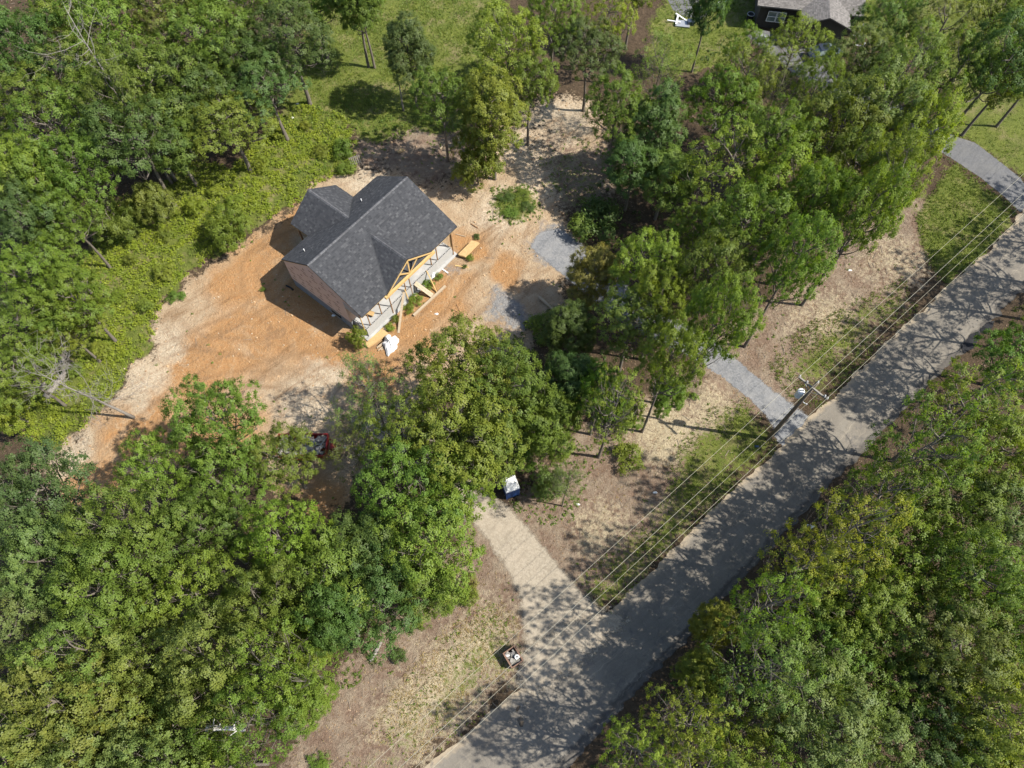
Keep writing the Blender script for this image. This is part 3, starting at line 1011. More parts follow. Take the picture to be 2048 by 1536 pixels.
# thin raw boards under the roof edge
for pts in (((0, -DB, ZEB), (0, 0, ZR)), ((0, 0, ZR), (0, DF, ZEF)), ((LEN, -DB, ZEB), (LEN, 0, ZR)), ((LEN, 0, ZR), (LEN, DF, ZEF)), ((0, DF, ZEF), (G0, DF, ZEF)), ((G1, DF, ZEF), (LEN, DF, ZEF)), ((0, -DB, ZEB), (WL, -DB, ZEB)), ((WR, -DB, ZEB), (LEN, -DB, ZEB)), ((WL, -WD, ZEB), (WL, -DB, ZEB)), ((WR, -WD, ZEB), (WR, -DB, ZEB)), ((WL, -WD, ZEB), (WM, -WD, ZW)), ((WR, -WD, ZEB), (WM, -WD, ZW))):
    m = MB()
    p, q = [np.array(hl(*x)) * (1, 1, 1) + ((hl(6.6, 0, 0) - np.array(hl(*x))) * 0.004) * (1, 1, 0) - (0, 0, TH + 0.035) for x in pts]
    m.beam(p, q, 0.03, 0.06)
    part('fascia_board', m, M_WOOD, roof_o)
# front gable truss in raw lumber
tr = empty('porch_gable_truss', (0, 0, 0))
tr.parent = house
bt = DF + 0.06
for k, (p, q, w_, h_) in enumerate((((G0 - 0.35, bt, ZEF - 0.32), (G1 + 0.35, bt, ZEF - 0.32), 0.26, 0.3),
                                    ((G0 - 0.1, bt + 0.09, ZEF - 0.12), (GM, bt + 0.09, ZG - 0.1), 0.045, 0.14), ((GM, bt + 0.09, ZG - 0.1), (G1 + 0.1, bt + 0.09, ZEF - 0.12), 0.045, 0.14),
                                    ((GM, bt, ZEF - 0.1), (GM - 1.25, bt, ZEF + 1.05), 0.06, 0.14), ((GM, bt, ZEF - 0.1), (GM, bt, ZG - 0.2), 0.06, 0.14), ((GM, bt, ZEF - 0.1), (GM + 1.25, bt, ZEF + 1.05), 0.06, 0.14))):
    m = MB()
    m.beam(hl(*p), hl(*q), w_, h_)
    part('beam' if k == 0 else ('rake_board' if k < 3 else 'web_board'), m, M_WOOD, tr)
# back porch posts and beam under the wing
for a in (WL + 0.35, WM, WR - 0.35):
    m = MB()
    m.box(hl(a, -WD + 0.35, ZEB / 2), (0.14, 0.14, ZEB - 0.3))
    part('post', m, M_PROP, house)
m = MB()
m.beam(hl(WL + 0.1, -WD + 0.35, ZEB - 0.3), hl(WR - 0.1, -WD + 0.35, ZEB - 0.3), 0.12, 0.24)
part('porch_beam', m, M_PROP, house)
# porch slab edged by hollow blocks
pz = MB()
pz.box(hl((SX0 + SX1) / 2, (wb1 + SD - 0.2) / 2, ZS / 2 - 0.03), (SX1 - SX0 - 0.4, SD - 0.2 - wb1 + 0.06, ZS - 0.06))
porch = part('porch_slab', pz, M_CONC, house)
pf = MB()
pf.box(hl((SX0 + SX1) / 2, SD - 0.1, (ZS - 0.2) / 2), (SX1 - SX0, 0.2, ZS - 0.2))
pf.box(hl(SX0 + 0.1, (wb1 + SD - 0.2) / 2, (ZS - 0.2) / 2), (0.2, SD - 0.2 - wb1, ZS - 0.2))
pf.box(hl(SX1 - 0.1, (wb1 + SD - 0.2) / 2, (ZS - 0.2) / 2), (0.2, SD - 0.2 - wb1, ZS - 0.2))
part('porch_wall', pf, M_BLOCK, house)


def block_mesh():
    m = MB()
    l, d, h = 0.392, 0.19, 0.19
    for y in (-1, 1):
        m.box((0, y * (d / 2 - 0.016), h / 2), (l, 0.032, h))
    for x in (-1, 0, 1):
        m.box((x * (l / 2 - 0.02), 0, h / 2), (0.04, d - 0.064, h))
    m.cur = 1
    m.box((0, 0, 0.065), (l - 0.09, d - 0.07, 0.13))
    return m.mesh('concrete_block', [M_BLOCK, M_DARK])


bm_ = block_mesh()
nb = int((SX1 - SX0) / 0.4)
stp = (SX1 - SX0) / nb
for i in range(nb):
    obj('concrete_block', bm_, porch, hl(SX0 + stp * (i + 0.5), SD - 0.1, ZS - 0.198), 0)
for i in range(4):
    for a in (SX0 + 0.1, SX1 - 0.1):
        obj('concrete_block', bm_, porch, hl(a, SD - 0.42 - i * 0.4, ZS - 0.198), math.pi / 2)
# the concrete footing that sticks out round the porch wall
m = MB()
m.box(hl((SX0 + SX1) / 2, SD + 0.16, 0.05), (SX1 - SX0 + 0.9, 0.3, 0.14))
m.box(hl(SX1 + 0.2, 4.75, 0.06), (0.55, 1.7, 0.16))
m.box(hl(SX0 - 0.25, 4.75, 0.06), (0.4, 1.4, 0.16))
part('footing', m, M_CONC, house)


def px_local(u, v, z):
    p = G(u, v, z)
    c, s = math.cos(HYAW), math.sin(HYAW)
    dx, dy = p[0] - HOX, p[1] - HOY
    return c * dx + s * dy, s * dx - c * dy


# temporary props holding up the porch roof
for u, v, z, kind in ((724.5, 656.6, ZS, 1), (745.7, 664, 0.02, 0), (764, 628, ZS, 0), (787, 627, 0.02, 0), (811.7, 580.4, ZS, 0), (825, 589, 0.02, 0), (863, 543, 0.02, 0), (877, 521, ZS, 0), (907, 510, 0.02, 0), (904, 494, ZS, 1)):
    a, b = px_local(u, v, z)
    b = min(max(b, 5.3), 5.95)
    if z > 1:
        b = 5.38
    m = MB()
    top = ZR - SF * b - TH - 0.02
    m.box(hl(a, b, (z + top) / 2), (0.075, 0.1, top - z))
    part('prop_post', m, M_WOOD if kind else M_PROP, house)
    if z < 1:
        m = MB()
        m.beam(hl(a - 0.1, b - 0.28, 0.1), hl(a - 0.1, b - 0.28, 1.25), 0.05, 0.05)
        m.beam(hl(a - 0.1, b - 0.3, 0.06), hl(a + 0.05, b + 0.1, 0.06), 0.09, 0.05)
        part('prop_foot', m, M_PROP, house)

# ------------------------------------------------------------------ building materials round the house
def board(name, p, q, w_, h_, mat, label, cat, up=(0, 0, 1)):
    m = MB()
    m.beam(p, q, w_, h_, up)
    return solo(name, m, mat, label, cat)


def ramp_pair(name, p, q, w_, label):
    p, q = Vector(p), Vector(q)
    o = empty(name, (q.x, q.y, 0), 0, label, 'ramp')
    d = (q - p).normalized()
    side = d.cross(Vector((0, 0, 1))).normalized()
    for k in (-1, 1):
        m = MB()
        sh_ = side * (k * (w_ / 2 + 0.008)) - Vector((q.x, q.y, 0))
        m.beam(p + sh_, q + sh_ + d * (0.12 * k), w_, 0.045)
        part('plank', m, M_GREYWOOD, o)
    return o


ramp_pair('plank_ramp', G(830, 566, ZS + 0.03), G(867, 593, 0.04), 0.24, 'two plank ramp sloping from the middle of the porch edge to the clay')
board('brace_board', G(853, 541, ZS + 0.05), G(874, 585, 0.06), 0.16, 0.05, M_WOOD, 'fresh yellow board leaning against the porch edge right of the plank ramp', 'board', (1, 0, 0.3))
board('leaning_plank', G(807.5, 584, ZS + 0.04), G(797, 666, 0.04), 0.22, 0.05, M_GREYWOOD, 'long weathered plank leaning from porch edge onto the clay left of the ramp', 'board')
board('leaning_plank', G(809, 578, ZS + 0.4), G(819, 603, 0.05), 0.09, 0.05, M_WOOD, 'short thin yellow stick propped beside the long leaning plank', 'board')
board('timber_beam', G(827, 631, 0.12), G(891, 572, 0.12), 0.22, 0.2, M_GREYWOOD, 'long squared timber lying alone on the clay parallel to the porch', 'timber')
board('loose_board', G(880, 535, 0.05), G(896, 546, 0.05), 0.12, 0.08, M_WHITE, 'short white trim board lying on the ground against the porch wall', 'board')
board('loose_board', G(910, 531, 0.05), G(937, 535, 0.05), 0.12, 0.05, M_WOOD, 'yellow stick lying on the clay below the plywood stack', 'board')
board('loose_board', G(899, 616, 0.04), G(918, 625, 0.04), 0.06, 0.05, M_PROP, 'thin brown stick lying on the clay near the gravel patch', 'stick')
board('loose_board', G(913, 608, 0.04), G(920, 624, 0.04), 0.06, 0.05, M_PROP, 'shorter brown stick touching the thin stick near the gravel patch', 'stick')
board('loose_board', G(911, 468, 0.06), G(931, 473, 0.06), 0.07, 0.05, M_GREYWOOD, 'grey stick on pale soil beyond the right end of the roof', 'stick')
board('loose_board', G(942, 447, 0.06), G(956, 456, 0.06), 0.09, 0.05, M_PROP, 'brown stick on pale soil farther from the house than the grey one', 'stick')


def sheet_stack(name, px, n, th, label, cat, tilt=0.0, mat=M_OSB, z0=0.1, zb=0.0):
    c = [G(u, v, z0 + zb) - np.array([0, 0, zb]) for u, v in px]
    mid = sum(c) / 4
    o = empty(name, (mid[0], mid[1], zb), 0, label, cat)
    for i in range(n):
        off = np.array([random.uniform(-.06, .06), random.uniform(-.06, .06), 0])
        m = MB()
        lo = [p + off - (mid[0], mid[1], 0) + (0, 0, i * th + (tilt if k in (1, 2) else 0)) for k, p in enumerate(c)]
        m.hexa(lo, [p + (0, 0, th - 0.006) for p in lo])
        part('sheet', m, mat, o)
    m = MB()
    for k in (0.2, 0.8):
        p = c[0] * (1 - k) + c[1] * k - (mid[0], mid[1], 0)
        q = c[3] * (1 - k) + c[2] * k - (mid[0], mid[1], 0)
        p[2] = q[2] = z0 / 2
        m.beam(p, q, 0.09, z0)
    part('bearer', m, M_PROP, o)
    return o


sheet_stack('plywood_stack', [(917, 513), (931, 517), (959, 489), (945, 485)], 8, 0.045, 'stack of yellow plywood sheets on the clay off the right end of the porch', 'plywood', z0=0.14)
sheet_stack('plywood_stack', [(728, 690), (737, 697), (777, 669), (768, 661)], 4, 0.04, 'plywood sheets on the ground off the left front corner of the porch', 'plywood', z0=0.12)
sheet_stack('plywood_stack', [(793, 303), (797, 307), (809, 302), (805, 297)], 2, 0.03, 'small tan plywood sheet lying alone in the shade behind the house', 'plywood', z0=0.05)
sheet_stack('board_stack', [(731, 629), (746, 634), (749, 626), (735, 621)], 5, 0.05, 'short stack of tan boards standing on the porch slab near its left end', 'board stack', z0=0.06, zb=ZS)
o = empty('lumber_pile', tuple(G(756, 668)[:2]) + (0,), 0, 'pile of raw boards lying against the left end of the porch wall', 'lumber')
base = G(756, 668)
for i in range(9):
    p, q = G(738 + random.uniform(-3, 4) + i * 0.6, 687 + random.uniform(-5, 4), 0), G(774 + random.uniform(-5, 3), 651 + random.uniform(-2, 3) + i * 0.9, 0)
    zz = 0.05 + 0.055 * (i // 3)
    p[2] = q[2] = zz
    m = MB()
    m.beam(p - base, q - base, random.choice((0.09, 0.14, 0.19)), 0.045)
    part('board', m, random.choice((M_WOOD, M_GREYWOOD)), o)
o = empty('scrap_pile', tuple(G(760, 694)[:2]) + (0,), 0, 'loose scrap boards poking out beside the white plastic heap', 'scrap wood')
base = G(760, 694)
for i in range(8):
    p = G(752 + random.uniform(0, 10), 698 + random.uniform(-8, 5), 0.06 + 0.04 * (i % 3))
    a = random.uniform(0.5, 1.0)
    q = p + np.array([math.cos(a), math.sin(a), 0]) * random.uniform(0.9, 1.6)
    m = MB()
    m.beam(p - base, q - base, 0.11, 0.035)
    part('board', m, M_GREYWOOD, o)


def lumpy(name, pts, sx, sy, sz, mat, label, cat, seed, n=26, crinkle=0.22, group=None):
    """crumpled sheeting or bags: a squashed, folded dome that rests on the ground"""
    r = np.random.default_rng(seed)
    ph = r.uniform(0, 6, 6)
    me = MB()
    rings = []
    k = 9
    for i in range(k + 1):
        th_ = (i / k) * math.pi / 2
        row = []
        for j in range(n):
            a = 2 * math.pi * j / n
            q = 1 + crinkle * (math.sin(3 * a + ph[0]) * 0.5 + 0.4 * math.sin(5 * a + ph[1] + 2 * th_) + 0.3 * math.sin(9 * a + ph[2])) * math.sin(th_ + .3)
            zz = math.cos(th_) * (1 + crinkle * 0.8 * math.sin(4 * a + ph[3] + 3 * th_))
            row.append(len(me.v))
            me.v.append((sx * q * math.sin(th_) * math.cos(a), sy * q * math.sin(th_) * math.sin(a), sz * zz))
        rings.append(row)
    for i in range(k):
        for j in range(n):
            j2 = (j + 1) % n
            me.f.append((rings[i][j], rings[i + 1][j], rings[i + 1][j2], rings[i][j2]))
            me.mi.append(0)
    me.f.append(tuple(rings[k][::-1]))
    me.mi.append(0)
    o = obj(name, me.mesh(name, mat, False), None, pts)
    return tag(o, label, cat, group)


p = G(781, 689)
lumpy('plastic_heap', (p[0], p[1], 0), 0.72, 1.05, 0.65, M_WRAP, 'big heap of crumpled white plastic sheeting in front of the porch corner', 'plastic sheeting', 3, crinkle=0.3)
p = G(866, 551)
lumpy('white_bag', (p[0], p[1], 0), 0.24, 0.36, 0.34, M_WRAP, 'small white plastic bag on the ground against the porch wall', 'bag', 4)
p = G(800, 559, ZS)
lumpy('white_bag', (p[0], p[1], ZS), 0.5, 0.32, 0.22, M_WRAP, 'white sheeting bundle lying on the porch slab under the gable', 'plastic sheeting', 5)
p = G(868, 541, 0)
lumpy('dark_bag', (p[0], p[1], 0), 0.22, 0.2, 0.3, M_DARK, 'small dark sack beside the white bag at the porch wall', 'bag', 6)
# black corrugated drain pipe at the back left corner of the house
m = MB()
m.tube([G(572, 571, 0.1), G(577, 573, 0.1), G(582, 576, 0.1), G(586, 580, 0.1)], 0.09, 8)
solo('drain_pipe', m, M_RUBBER, 'curved black drain pipe on the ground at the shaded back corner of the house', 'pipe', smooth=True)
for i, (u, v, lab) in enumerate(((667, 631, 'bit of white scrap on the shaded ground beside the left house wall'), (873, 628, 'small white scrap on the sunlit clay in front of the house'), (1155, 1009, 'small white scrap of litter on the brown strip left of the power lines'), (1310, 985, 'small white scrap of litter on pale leaf litter above the road'), (1513, 893, 'small pale blue scrap in grass beside the utility pole'), (1620, 1053, 'white plastic sign lying in the shade at the right road edge'), (1700, 540, 'tiny white scrap of litter on the brown bank above the road'), (595, 207, 'white scrap in the weeds left of the meadow, higher one'), (584, 235, 'white scrap in the weeds left of the meadow, lower one'))):
    p = G(u, v)
    s_ = 0.3 if i == 5 else 0.16
    lumpy('scrap', (p[0], p[1], float(gz(p[0], p[1]))), s_ * 1.3, s_ * 0.7, 0.1, M_BLUE if i == 4 else M_WHITE, lab, 'litter', 20 + i, n=12)

# ------------------------------------------------------------------ portable toilet
p = G(1021, 966, 2.3)
t0 = empty('portable_toilet', (p[0], p[1], 0), R(20), 'blue portable toilet with white roof standing beside the dirt drive', 'portable toilet')
m = MB()
m.box((0, 0, 1.06), (1.12, 1.14, 2.0))
for x in (-0.56, 0.56):
    for y in (-0.57, 0.57):
        m.box((x, y, 1.05), (0.09, 0.09, 2.06))
for k in range(5):
    m.box((-0.4 + 0.2 * k, -0.575, 1.05), (0.05, 0.03, 1.8))
    m.box((0.565, -0.4 + 0.2 * k, 1.05), (0.03, 0.05, 1.8))
part('cabin', m, M_BLUE, t0)
m = MB()
m.box((0, 0, 0.04), (1.2, 1.22, 0.08))
part('base', m, M_DARK, t0)
m = MB()
m.box((0.02, 0.575, 1.05), (0.8, 0.04, 1.85))
d_ = part('door', m, M_BLUE, t0)
m = MB()
m.box((0.33, 0.61, 1.05), (0.06, 0.05, 0.2))
part('handle', m, M_DARK, d_)
m = MB()
m.hexa([(-.62, -.63, 2.06), (.62, -.63, 2.06), (.62, .63, 2.06), (-.62, .63, 2.06)], [(-.45, -.46, 2.3), (.45, -.46, 2.3), (.45, .46, 2.3), (-.45, .46, 2.3)])
m.box((0, 0, 2.04), (1.26, 1.28, 0.06))
part('roof', m, M_WHITE, t0)
m = MB()
m.tube([(-.4, .35, 2.1), (-.4, .35, 2.55)], 0.07, 10)
m.tube([(-.4, .35, 2.55), (-.4, .35, 2.6)], [0.1, 0.02], 10)
part('vent_pipe', m, M_DARK, t0)

# ------------------------------------------------------------------ red dump trailer
A_, B_, C_ = G(656, 868, 1.25), G(651, 911, 1.25), G(593, 910, 1.25)
ang = math.atan2(A_[1] - B_[1], A_[0] - B_[0]) - math.pi / 2
mid = (A_ + B_) / 2
tr_ = empty('dump_trailer', (mid[0] - 2.2 * math.cos(ang), mid[1] - 2.2 * math.sin(ang), 0), ang, 'red dump trailer full of grey construction debris half hidden under trees', 'trailer')
wd = float(np.hypot(*(A_ - B_)[:2]))
for nm, c, s_ in (('side_panel', (0, wd / 2, 0.95), (4.4, 0.06, 0.62)), ('side_panel', (0, -wd / 2, 0.95), (4.4, 0.06, 0.62)), ('front_panel', (2.17, 0, 0.95), (0.06, wd - .06, 0.62)), ('tailgate', (-2.17, 0, 0.95), (0.06, wd - .06, 0.62)), ('bed', (0, 0, 0.58), (4.28, wd - .06, 0.12))):
    m = MB()
    m.box(c, s_)
    if nm == 'side_panel':
        for k in range(6):
            m.box((-1.9 + 0.76 * k, c[1] + math.copysign(0.05, c[1]), 0.93), (0.07, 0.06, 0.6))
        m.box((0, c[1], 1.28), (4.44, 0.1, 0.06))
    elif nm != 'bed':
        m.box((c[0], 0, 1.28), (0.1, wd - 0.12, 0.06))
    part(nm, m, M_RED, tr_)
m = MB()
m.beam((2.2, 0.8, 0.5), (3.5, 0.05, 0.5), 0.12, 0.14)
m.beam((2.2, -0.8, 0.5), (3.5, -0.05, 0.5), 0.12, 0.14)
m.box((2.62, 0.0, 0.72), (0.5, 0.55, 0.4))
tg = part('tongue', m, M_RED, tr_)
m = MB()
m.tube([(3.45, 0, 0.1), (3.45, 0, 1.0)], 0.05, 8)
m.box((3.72, 0, 0.5), (0.4, 0.12, 0.1))
part('jack', m, M_STEEL, tg)
for x in (-0.5, 0.35):
    for y in (-wd / 2 - 0.14, wd / 2 + 0.14):
        m = MB()
        m.tube([(x, y - 0.1, 0.36), (x, y + 0.1, 0.36)], 0.36, 16)
        wh = part('wheel', m, M_RUBBER, tr_)
        m = MB()
        m.tube([(x, y - 0.11, 0.36), (x, y + 0.11, 0.36)], 0.19, 12)
        part('rim', m, M_STEEL, wh)
for y in (-wd / 2 - 0.14, wd / 2 + 0.14):
    m = MB()
    m.box((-0.08, y, 0.8), (1.75, 0.26, 0.05))
    part('mudguard', m, M_RED, tr_)
m = MB()
for k in range(90):
    x, y = random.uniform(-2, 2), random.uniform(-wd / 2 + .2, wd / 2 - .2)
    a = random.uniform(0, 3.1)
    d = np.array([math.cos(a), math.sin(a), random.uniform(-.25, .25)]) * random.uniform(0.15, 0.6)
    c = np.array([x, y, 1.0 + random.uniform(-.1, .28) * (1 - abs(y) / wd)])
    m.beam(c - d, c + d, random.uniform(0.05, 0.5), random.uniform(0.02, 0.1), (random.uniform(-.4, .4), random.uniform(-.4, .4), 1))
deb = obj('debris_load', m.mesh('debris_load', M_JUNK), None, tr_.location, ang)
deb['kind'] = 'stuff'

# ------------------------------------------------------------------ rusty open box by the road
r4 = [G(u, v, 0.95) for u, v in ((1027.6, 1291.6), (1007.7, 1309), (1025, 1338), (1045, 1316))]
mid = sum(r4) / 4
ux = r4[2] - r4[1]
ang = math.atan2(ux[1], ux[0])
bl, bw = float(np.linalg.norm(r4[2] - r4[1])), float(np.linalg.norm(r4[0] - r4[1]))
bn = empty('rusty_bin', (mid[0], mid[1], 0), ang, 'rusty open steel bin heaped with rubble on the verge beside the road', 'bin')
for nm, c, s_ in (('side_panel', (0, bw / 2, 0.55), (bl, 0.07, 0.85)), ('side_panel', (0, -bw / 2, 0.55), (bl, 0.07, 0.85)), ('end_panel', (bl / 2, 0, 0.55), (0.07, bw - .07, 0.85)), ('end_panel', (-bl / 2, 0, 0.55), (0.07, bw - .07, 0.85)), ('floor_plate', (0, 0, 0.16), (bl - .07, bw - .07, 0.08))):
    m = MB()
    m.box(c, s_)
    part(nm, m, M_RUST, bn)
for y in (bw / 2, -bw / 2):
    m = MB()
    m.box((0, y, 0.99), (bl + 0.05, 0.13, 0.05))
    part('rim', m, M_RUST, bn)
m = MB()
for x in (-bl / 2 + .15, bl / 2 - .15):
    m.box((x, 0, 0.06), (0.1, bw, 0.12))
part('skid', m, M_RUST, bn)
m = MB()
for k in range(70):
    x, y = random.uniform(-bl / 2 + .12, bl / 2 - .12), random.uniform(-bw / 2 + .12, bw / 2 - .12)
    m.box((x, y, 0.5 + random.uniform(0, .32)), (random.uniform(.08, .3), random.uniform(.08, .25), random.uniform(.06, .2)), random.uniform(0, 3))
rb = obj('rubble', m.mesh('rubble', M_JUNK), None, bn.location, ang)
rb['kind'] = 'stuff'
p = G(1034, 1314, 0.95)
m = MB()
m.tube([(p[0], p[1], 0.82), (p[0], p[1], 1.05), (p[0], p[1], 1.08)], [0.15, 0.19, 0.1], 16)
m.cur = 1
m.tube([(p[0], p[1], 1.075), (p[0], p[1], 1.09)], 0.07, 12)
o = solo('paint_bucket', m, [M_WHITE, M_DARK], 'round white bucket with a dark hole in its lid in the rusty bin', 'bucket')
p = G(1014, 1311, 0.95)
lumpy('rag', (p[0], p[1], 0.84), 0.2, 0.1, 0.12, M_WRAP, 'white rag lying on the rubble in the rusty bin', 'rag', 44, n=12)

# ------------------------------------------------------------------ utility pole and wires
PB = G(1536, 878)
PH = 11.6
pole = empty('utility_pole', (PB[0], PB[1], 0), 0, 'weathered wooden utility pole with crossarm and white transformer at the gravel drive mouth', 'utility pole')
m = MB()
m.tube([(0, 0, -0.3), (0, 0, 4), (0, 0, 8), (0, 0, PH)], [0.2, 0.175, 0.15, 0.125], 12)
part('pole', m, M_POLE, pole, smooth=True)
WA, WBp = G(1597, 762, 10.9), G(1641, 797, 10.9)
ad = (WBp - WA)
ad[2] = 0
alen = np.linalg.norm(ad)
ad /= alen
pd = np.array([-ad[1], ad[0], 0])
side = -pd * 0.17
c0 = np.array([0, 0, 10.9]) + side
mid_off = 0.0
m = MB()
m.beam(c0 - ad * 1.35, c0 + ad * 1.35, 0.12, 0.14)
ca = part('crossarm', m, M_ARM, pole)
m = MB()
m.beam(c0 - ad * 0.75 + (0, 0, -.06), np.array([0, 0, 10.1]) + side * .8, 0.04, 0.04)
m.beam(c0 + ad * 0.75 + (0, 0, -.06), np.array([0, 0, 10.1]) + side * .8, 0.04, 0.04)
part('brace', m, M_STEEL, ca)
ins_pts = []
for t in (-1.28, -0.6, 0.0, 1.05, 1.28):
    m = MB()
    q = c0 + ad * t
    if t == 0.0:
        q = np.array([0, 0, PH - 0.08])
    m.tube([q + (0, 0, .05), q + (0, 0, .16), q + (0, 0, .2), q + (0, 0, .24), q + (0, 0, .32)], [.035, .05, .09, .06, .05], 8)
    part('insulator', m, M_PORC, ca)
    ins_pts.append(q + np.array([PB[0], PB[1], 0.32]))
tq = np.array([0, 0, 9.0]) - ad * 0.48 + pd * -0.05
m = MB()
m.tube([tq + (0, 0, -.48), tq + (0, 0, -.42), tq + (0, 0, .42), tq + (0, 0, .5)], [.24, .28, .28, .18], 16)
tf = part('transformer', m, M_WHITE, pole)
m = MB()
m.tube([tq + (0.1, 0, .48), tq + (0.1, 0, .78)], [.06, .035], 8)
m.tube([tq + (-0.1, 0, .48), tq + (-0.1, 0, .72)], [.05, .03], 8)
part('bushing', m, M_STEEL, tf)
m = MB()
m.box(tq * 0.55 + np.array([0, 0, 9.0]) * 0.45, (0.3, 0.2, 0.12))
part('bracket', m, M_STEEL, tf)
m = MB()
m.beam((0, 0, 8.3), (0, 0, 8.3) + ad * 0.45, 0.06, 0.06)
m.tube([ad * 0.45 + (0, 0, 8.25), ad * 0.45 + (0, 0, 8.42)], .06, 8)
part('standoff', m, M_STEEL, pole)
m = MB()
m.beam((0, 0, 6.4), (0, 0, 6.4) - ad * 0.3, 0.08, 0.08)
part('cable_bracket', m, M_STEEL, pole)


def wire(p0, dr, span, sag, rad, mat, label, cat='power line', n=14):
    m = MB()
    pts = []
    for i in range(2 * n + 1):
        k = i / n - 1.0
        d = dr * (span * k)
        s_ = 4 * sag * (abs(k) * (1 - abs(k)))
        pts.append(np.array(p0) + d - np.array([0, 0, s_]))
    m.tube(pts, rad, 5)
    return solo('power_line', m, mat, label, cat)


rd = G(2013, 384, 10.9) - G(1597, 762, 10.9)
rd[2] = 0
rd /= np.linalg.norm(rd)
wire(ins_pts[0], rd, 52, 0.5, 0.0095, M_WIRE, 'bare power line on the left end of the crossarm, farthest from the road')
wire(ins_pts[2], rd, 52, 0.5, 0.0095, M_WIRE, 'bare power line running over the very top of the utility pole')
wire(ins_pts[4], rd, 52, 0.5, 0.0095, M_WIRE, 'bare power line on the right end of the crossarm, nearest the road')
wire(np.array([PB[0], PB[1], 8.42]) + ad * 0.45, rd, 52, 0.6, 0.009, M_WIRE, 'neutral power line just below the crossarm on its own standoff')
wire(np.array([PB[0], PB[1], 6.4]) - ad * 0.32, rd, 52, 0.8, 0.011, M_CABLE, 'black telephone cable strung lowest on the utility pole', 'cable')

# ------------------------------------------------------------------ neighbouring house at the top edge
E0, E1 = G(1515, 11, 3.2), G(1591, 19, 3.2)
ux = unit(E1 - E0)
uy = np.array([-ux[1], ux[0], 0])
nang = math.atan2(ux[1], ux[0])
nh = empty('brown_house', (E0[0], E0[1], 0), nang, 'dark brown neighbouring house with grey shingle roof at the top edge', 'house')
NLx, NLy = 12.5, 9.0
m = MB()
m.box((NLx / 2 + .3, NLy / 2 + .35, 1.58), (NLx - .6, NLy - .7, 3.16))
for k in range(14):
    m.box((NLx / 2 + .3, 0.345, 0.25 + 0.21 * k), (NLx - .6, 0.02, 0.03))
nw = part('wall', m, M_SIDING, nh)
m = MB()
zr_ = 3.2 + NLy / 2 * 0.42
m.prism([(0, 0, 3.2), (NLx, 0, 3.2), (NLx, NLy / 2, zr_), (0, NLy / 2, zr_)], (0, 0, -.14))
m.prism([(NLx, NLy, 3.2), (0, NLy, 3.2), (0, NLy / 2, zr_), (NLx, NLy / 2, zr_)], (0, 0, -.14))
for a in (0.3, NLx - .3):
    m.prism([(a, .35, 3.1), (a, NLy - .35, 3.1), (a, NLy / 2, zr_ - .2)], (0.1, 0, 0))
# wing with its own gable that comes forward
fx0, fx1, fy = 5.2, 10.9, -2.6
fm = (fx0 + fx1) / 2
zf = 3.2 + (fx1 - fx0) / 2 * 0.42
yb = (zf - 3.2) / 0.42
m.prism([(fx0, fy, 3.21), (fm, fy, zf), (fm, yb, zf), (fx0, 0.02, 3.21)], (0, 0, -.14))
m.prism([(fm, fy, zf), (fx1, fy, 3.21), (fx1, 0.02, 3.21), (fm, yb, zf)], (0, 0, -.14))
nr = part('roof', m, M_NROOF, nh)
sh = MB()
k = 26
for i in range(k):
    s0 = i / k
    y, z = NLy / 2 * (1 - s0), zr_ - (zr_ - 3.2) * s0
    tabs((0, y, z), (NLx, y, z), unit((0, -1, -.42)), unit((0, -.42, 1)), NLy / 2 * 1.085 / k)
for sg in (-1, 1):
    for i in range(16):
        s0 = i / 16
        z = zf - (zf - 3.2) * s0
        x = fm + sg * (fx1 - fx0) / 2 * s0
        tabs((x, fy, z + .01), (x, (z - 3.2) / .42, z + .01), unit((sg, 0, -.42)), unit((sg * .42, 0, 1)), (fx1 - fx0) / 2 * 1.085 / 16)
part('shingles', sh, M_NROOF, nr, stuff=True)
m = MB()
m.box((fm, (fy + .35) / 2 + .15, 1.5), (fx1 - fx0 - .5, -fy - .3, 3.0))
m.prism([(fx0 + .25, fy + .3, 3.0), (fx1 - .25, fy + .3, 3.0), (fm, fy + .3, zf - .25)], (0, .1, 0))
part('wing_wall', m, M_SIDING, nh)
for wxp in (2.15, 3.25):
    m = MB()
    for dx in (-.5, .5):
        m.box((wxp + dx, .315, 1.75), (.06, .07, 1.35))
    for dz in (-.65, 0, .65):
        m.box((wxp, .315, 1.75 + dz), (.94, .07, .06))
    wo = part('window', m, M_WHITE, nh)
    for dz in (-.325, .325):
        m = MB()
        m.box((wxp, .332, 1.75 + dz), (.94, .02, .59))
        part('pane', m, M_GLASS, wo)
for k in range(3):
    m = MB()
    y = -1.6 + 1.7 * k
    m.box((12.4 + .6, y, 0.55), (1.2, .08, .1))
    m.box((12.4 + 1.15, y, 0.5), (.1, .1, 1.0))
    part('porch_rail', m, M_WHITE, nh)
p = G(1500, 34, 0.5)
m = MB()
m.tube([(p[0], p[1], 0), (p[0], p[1], 0.9)], [.36, .46], 18, cap=True)
m.cur = 1
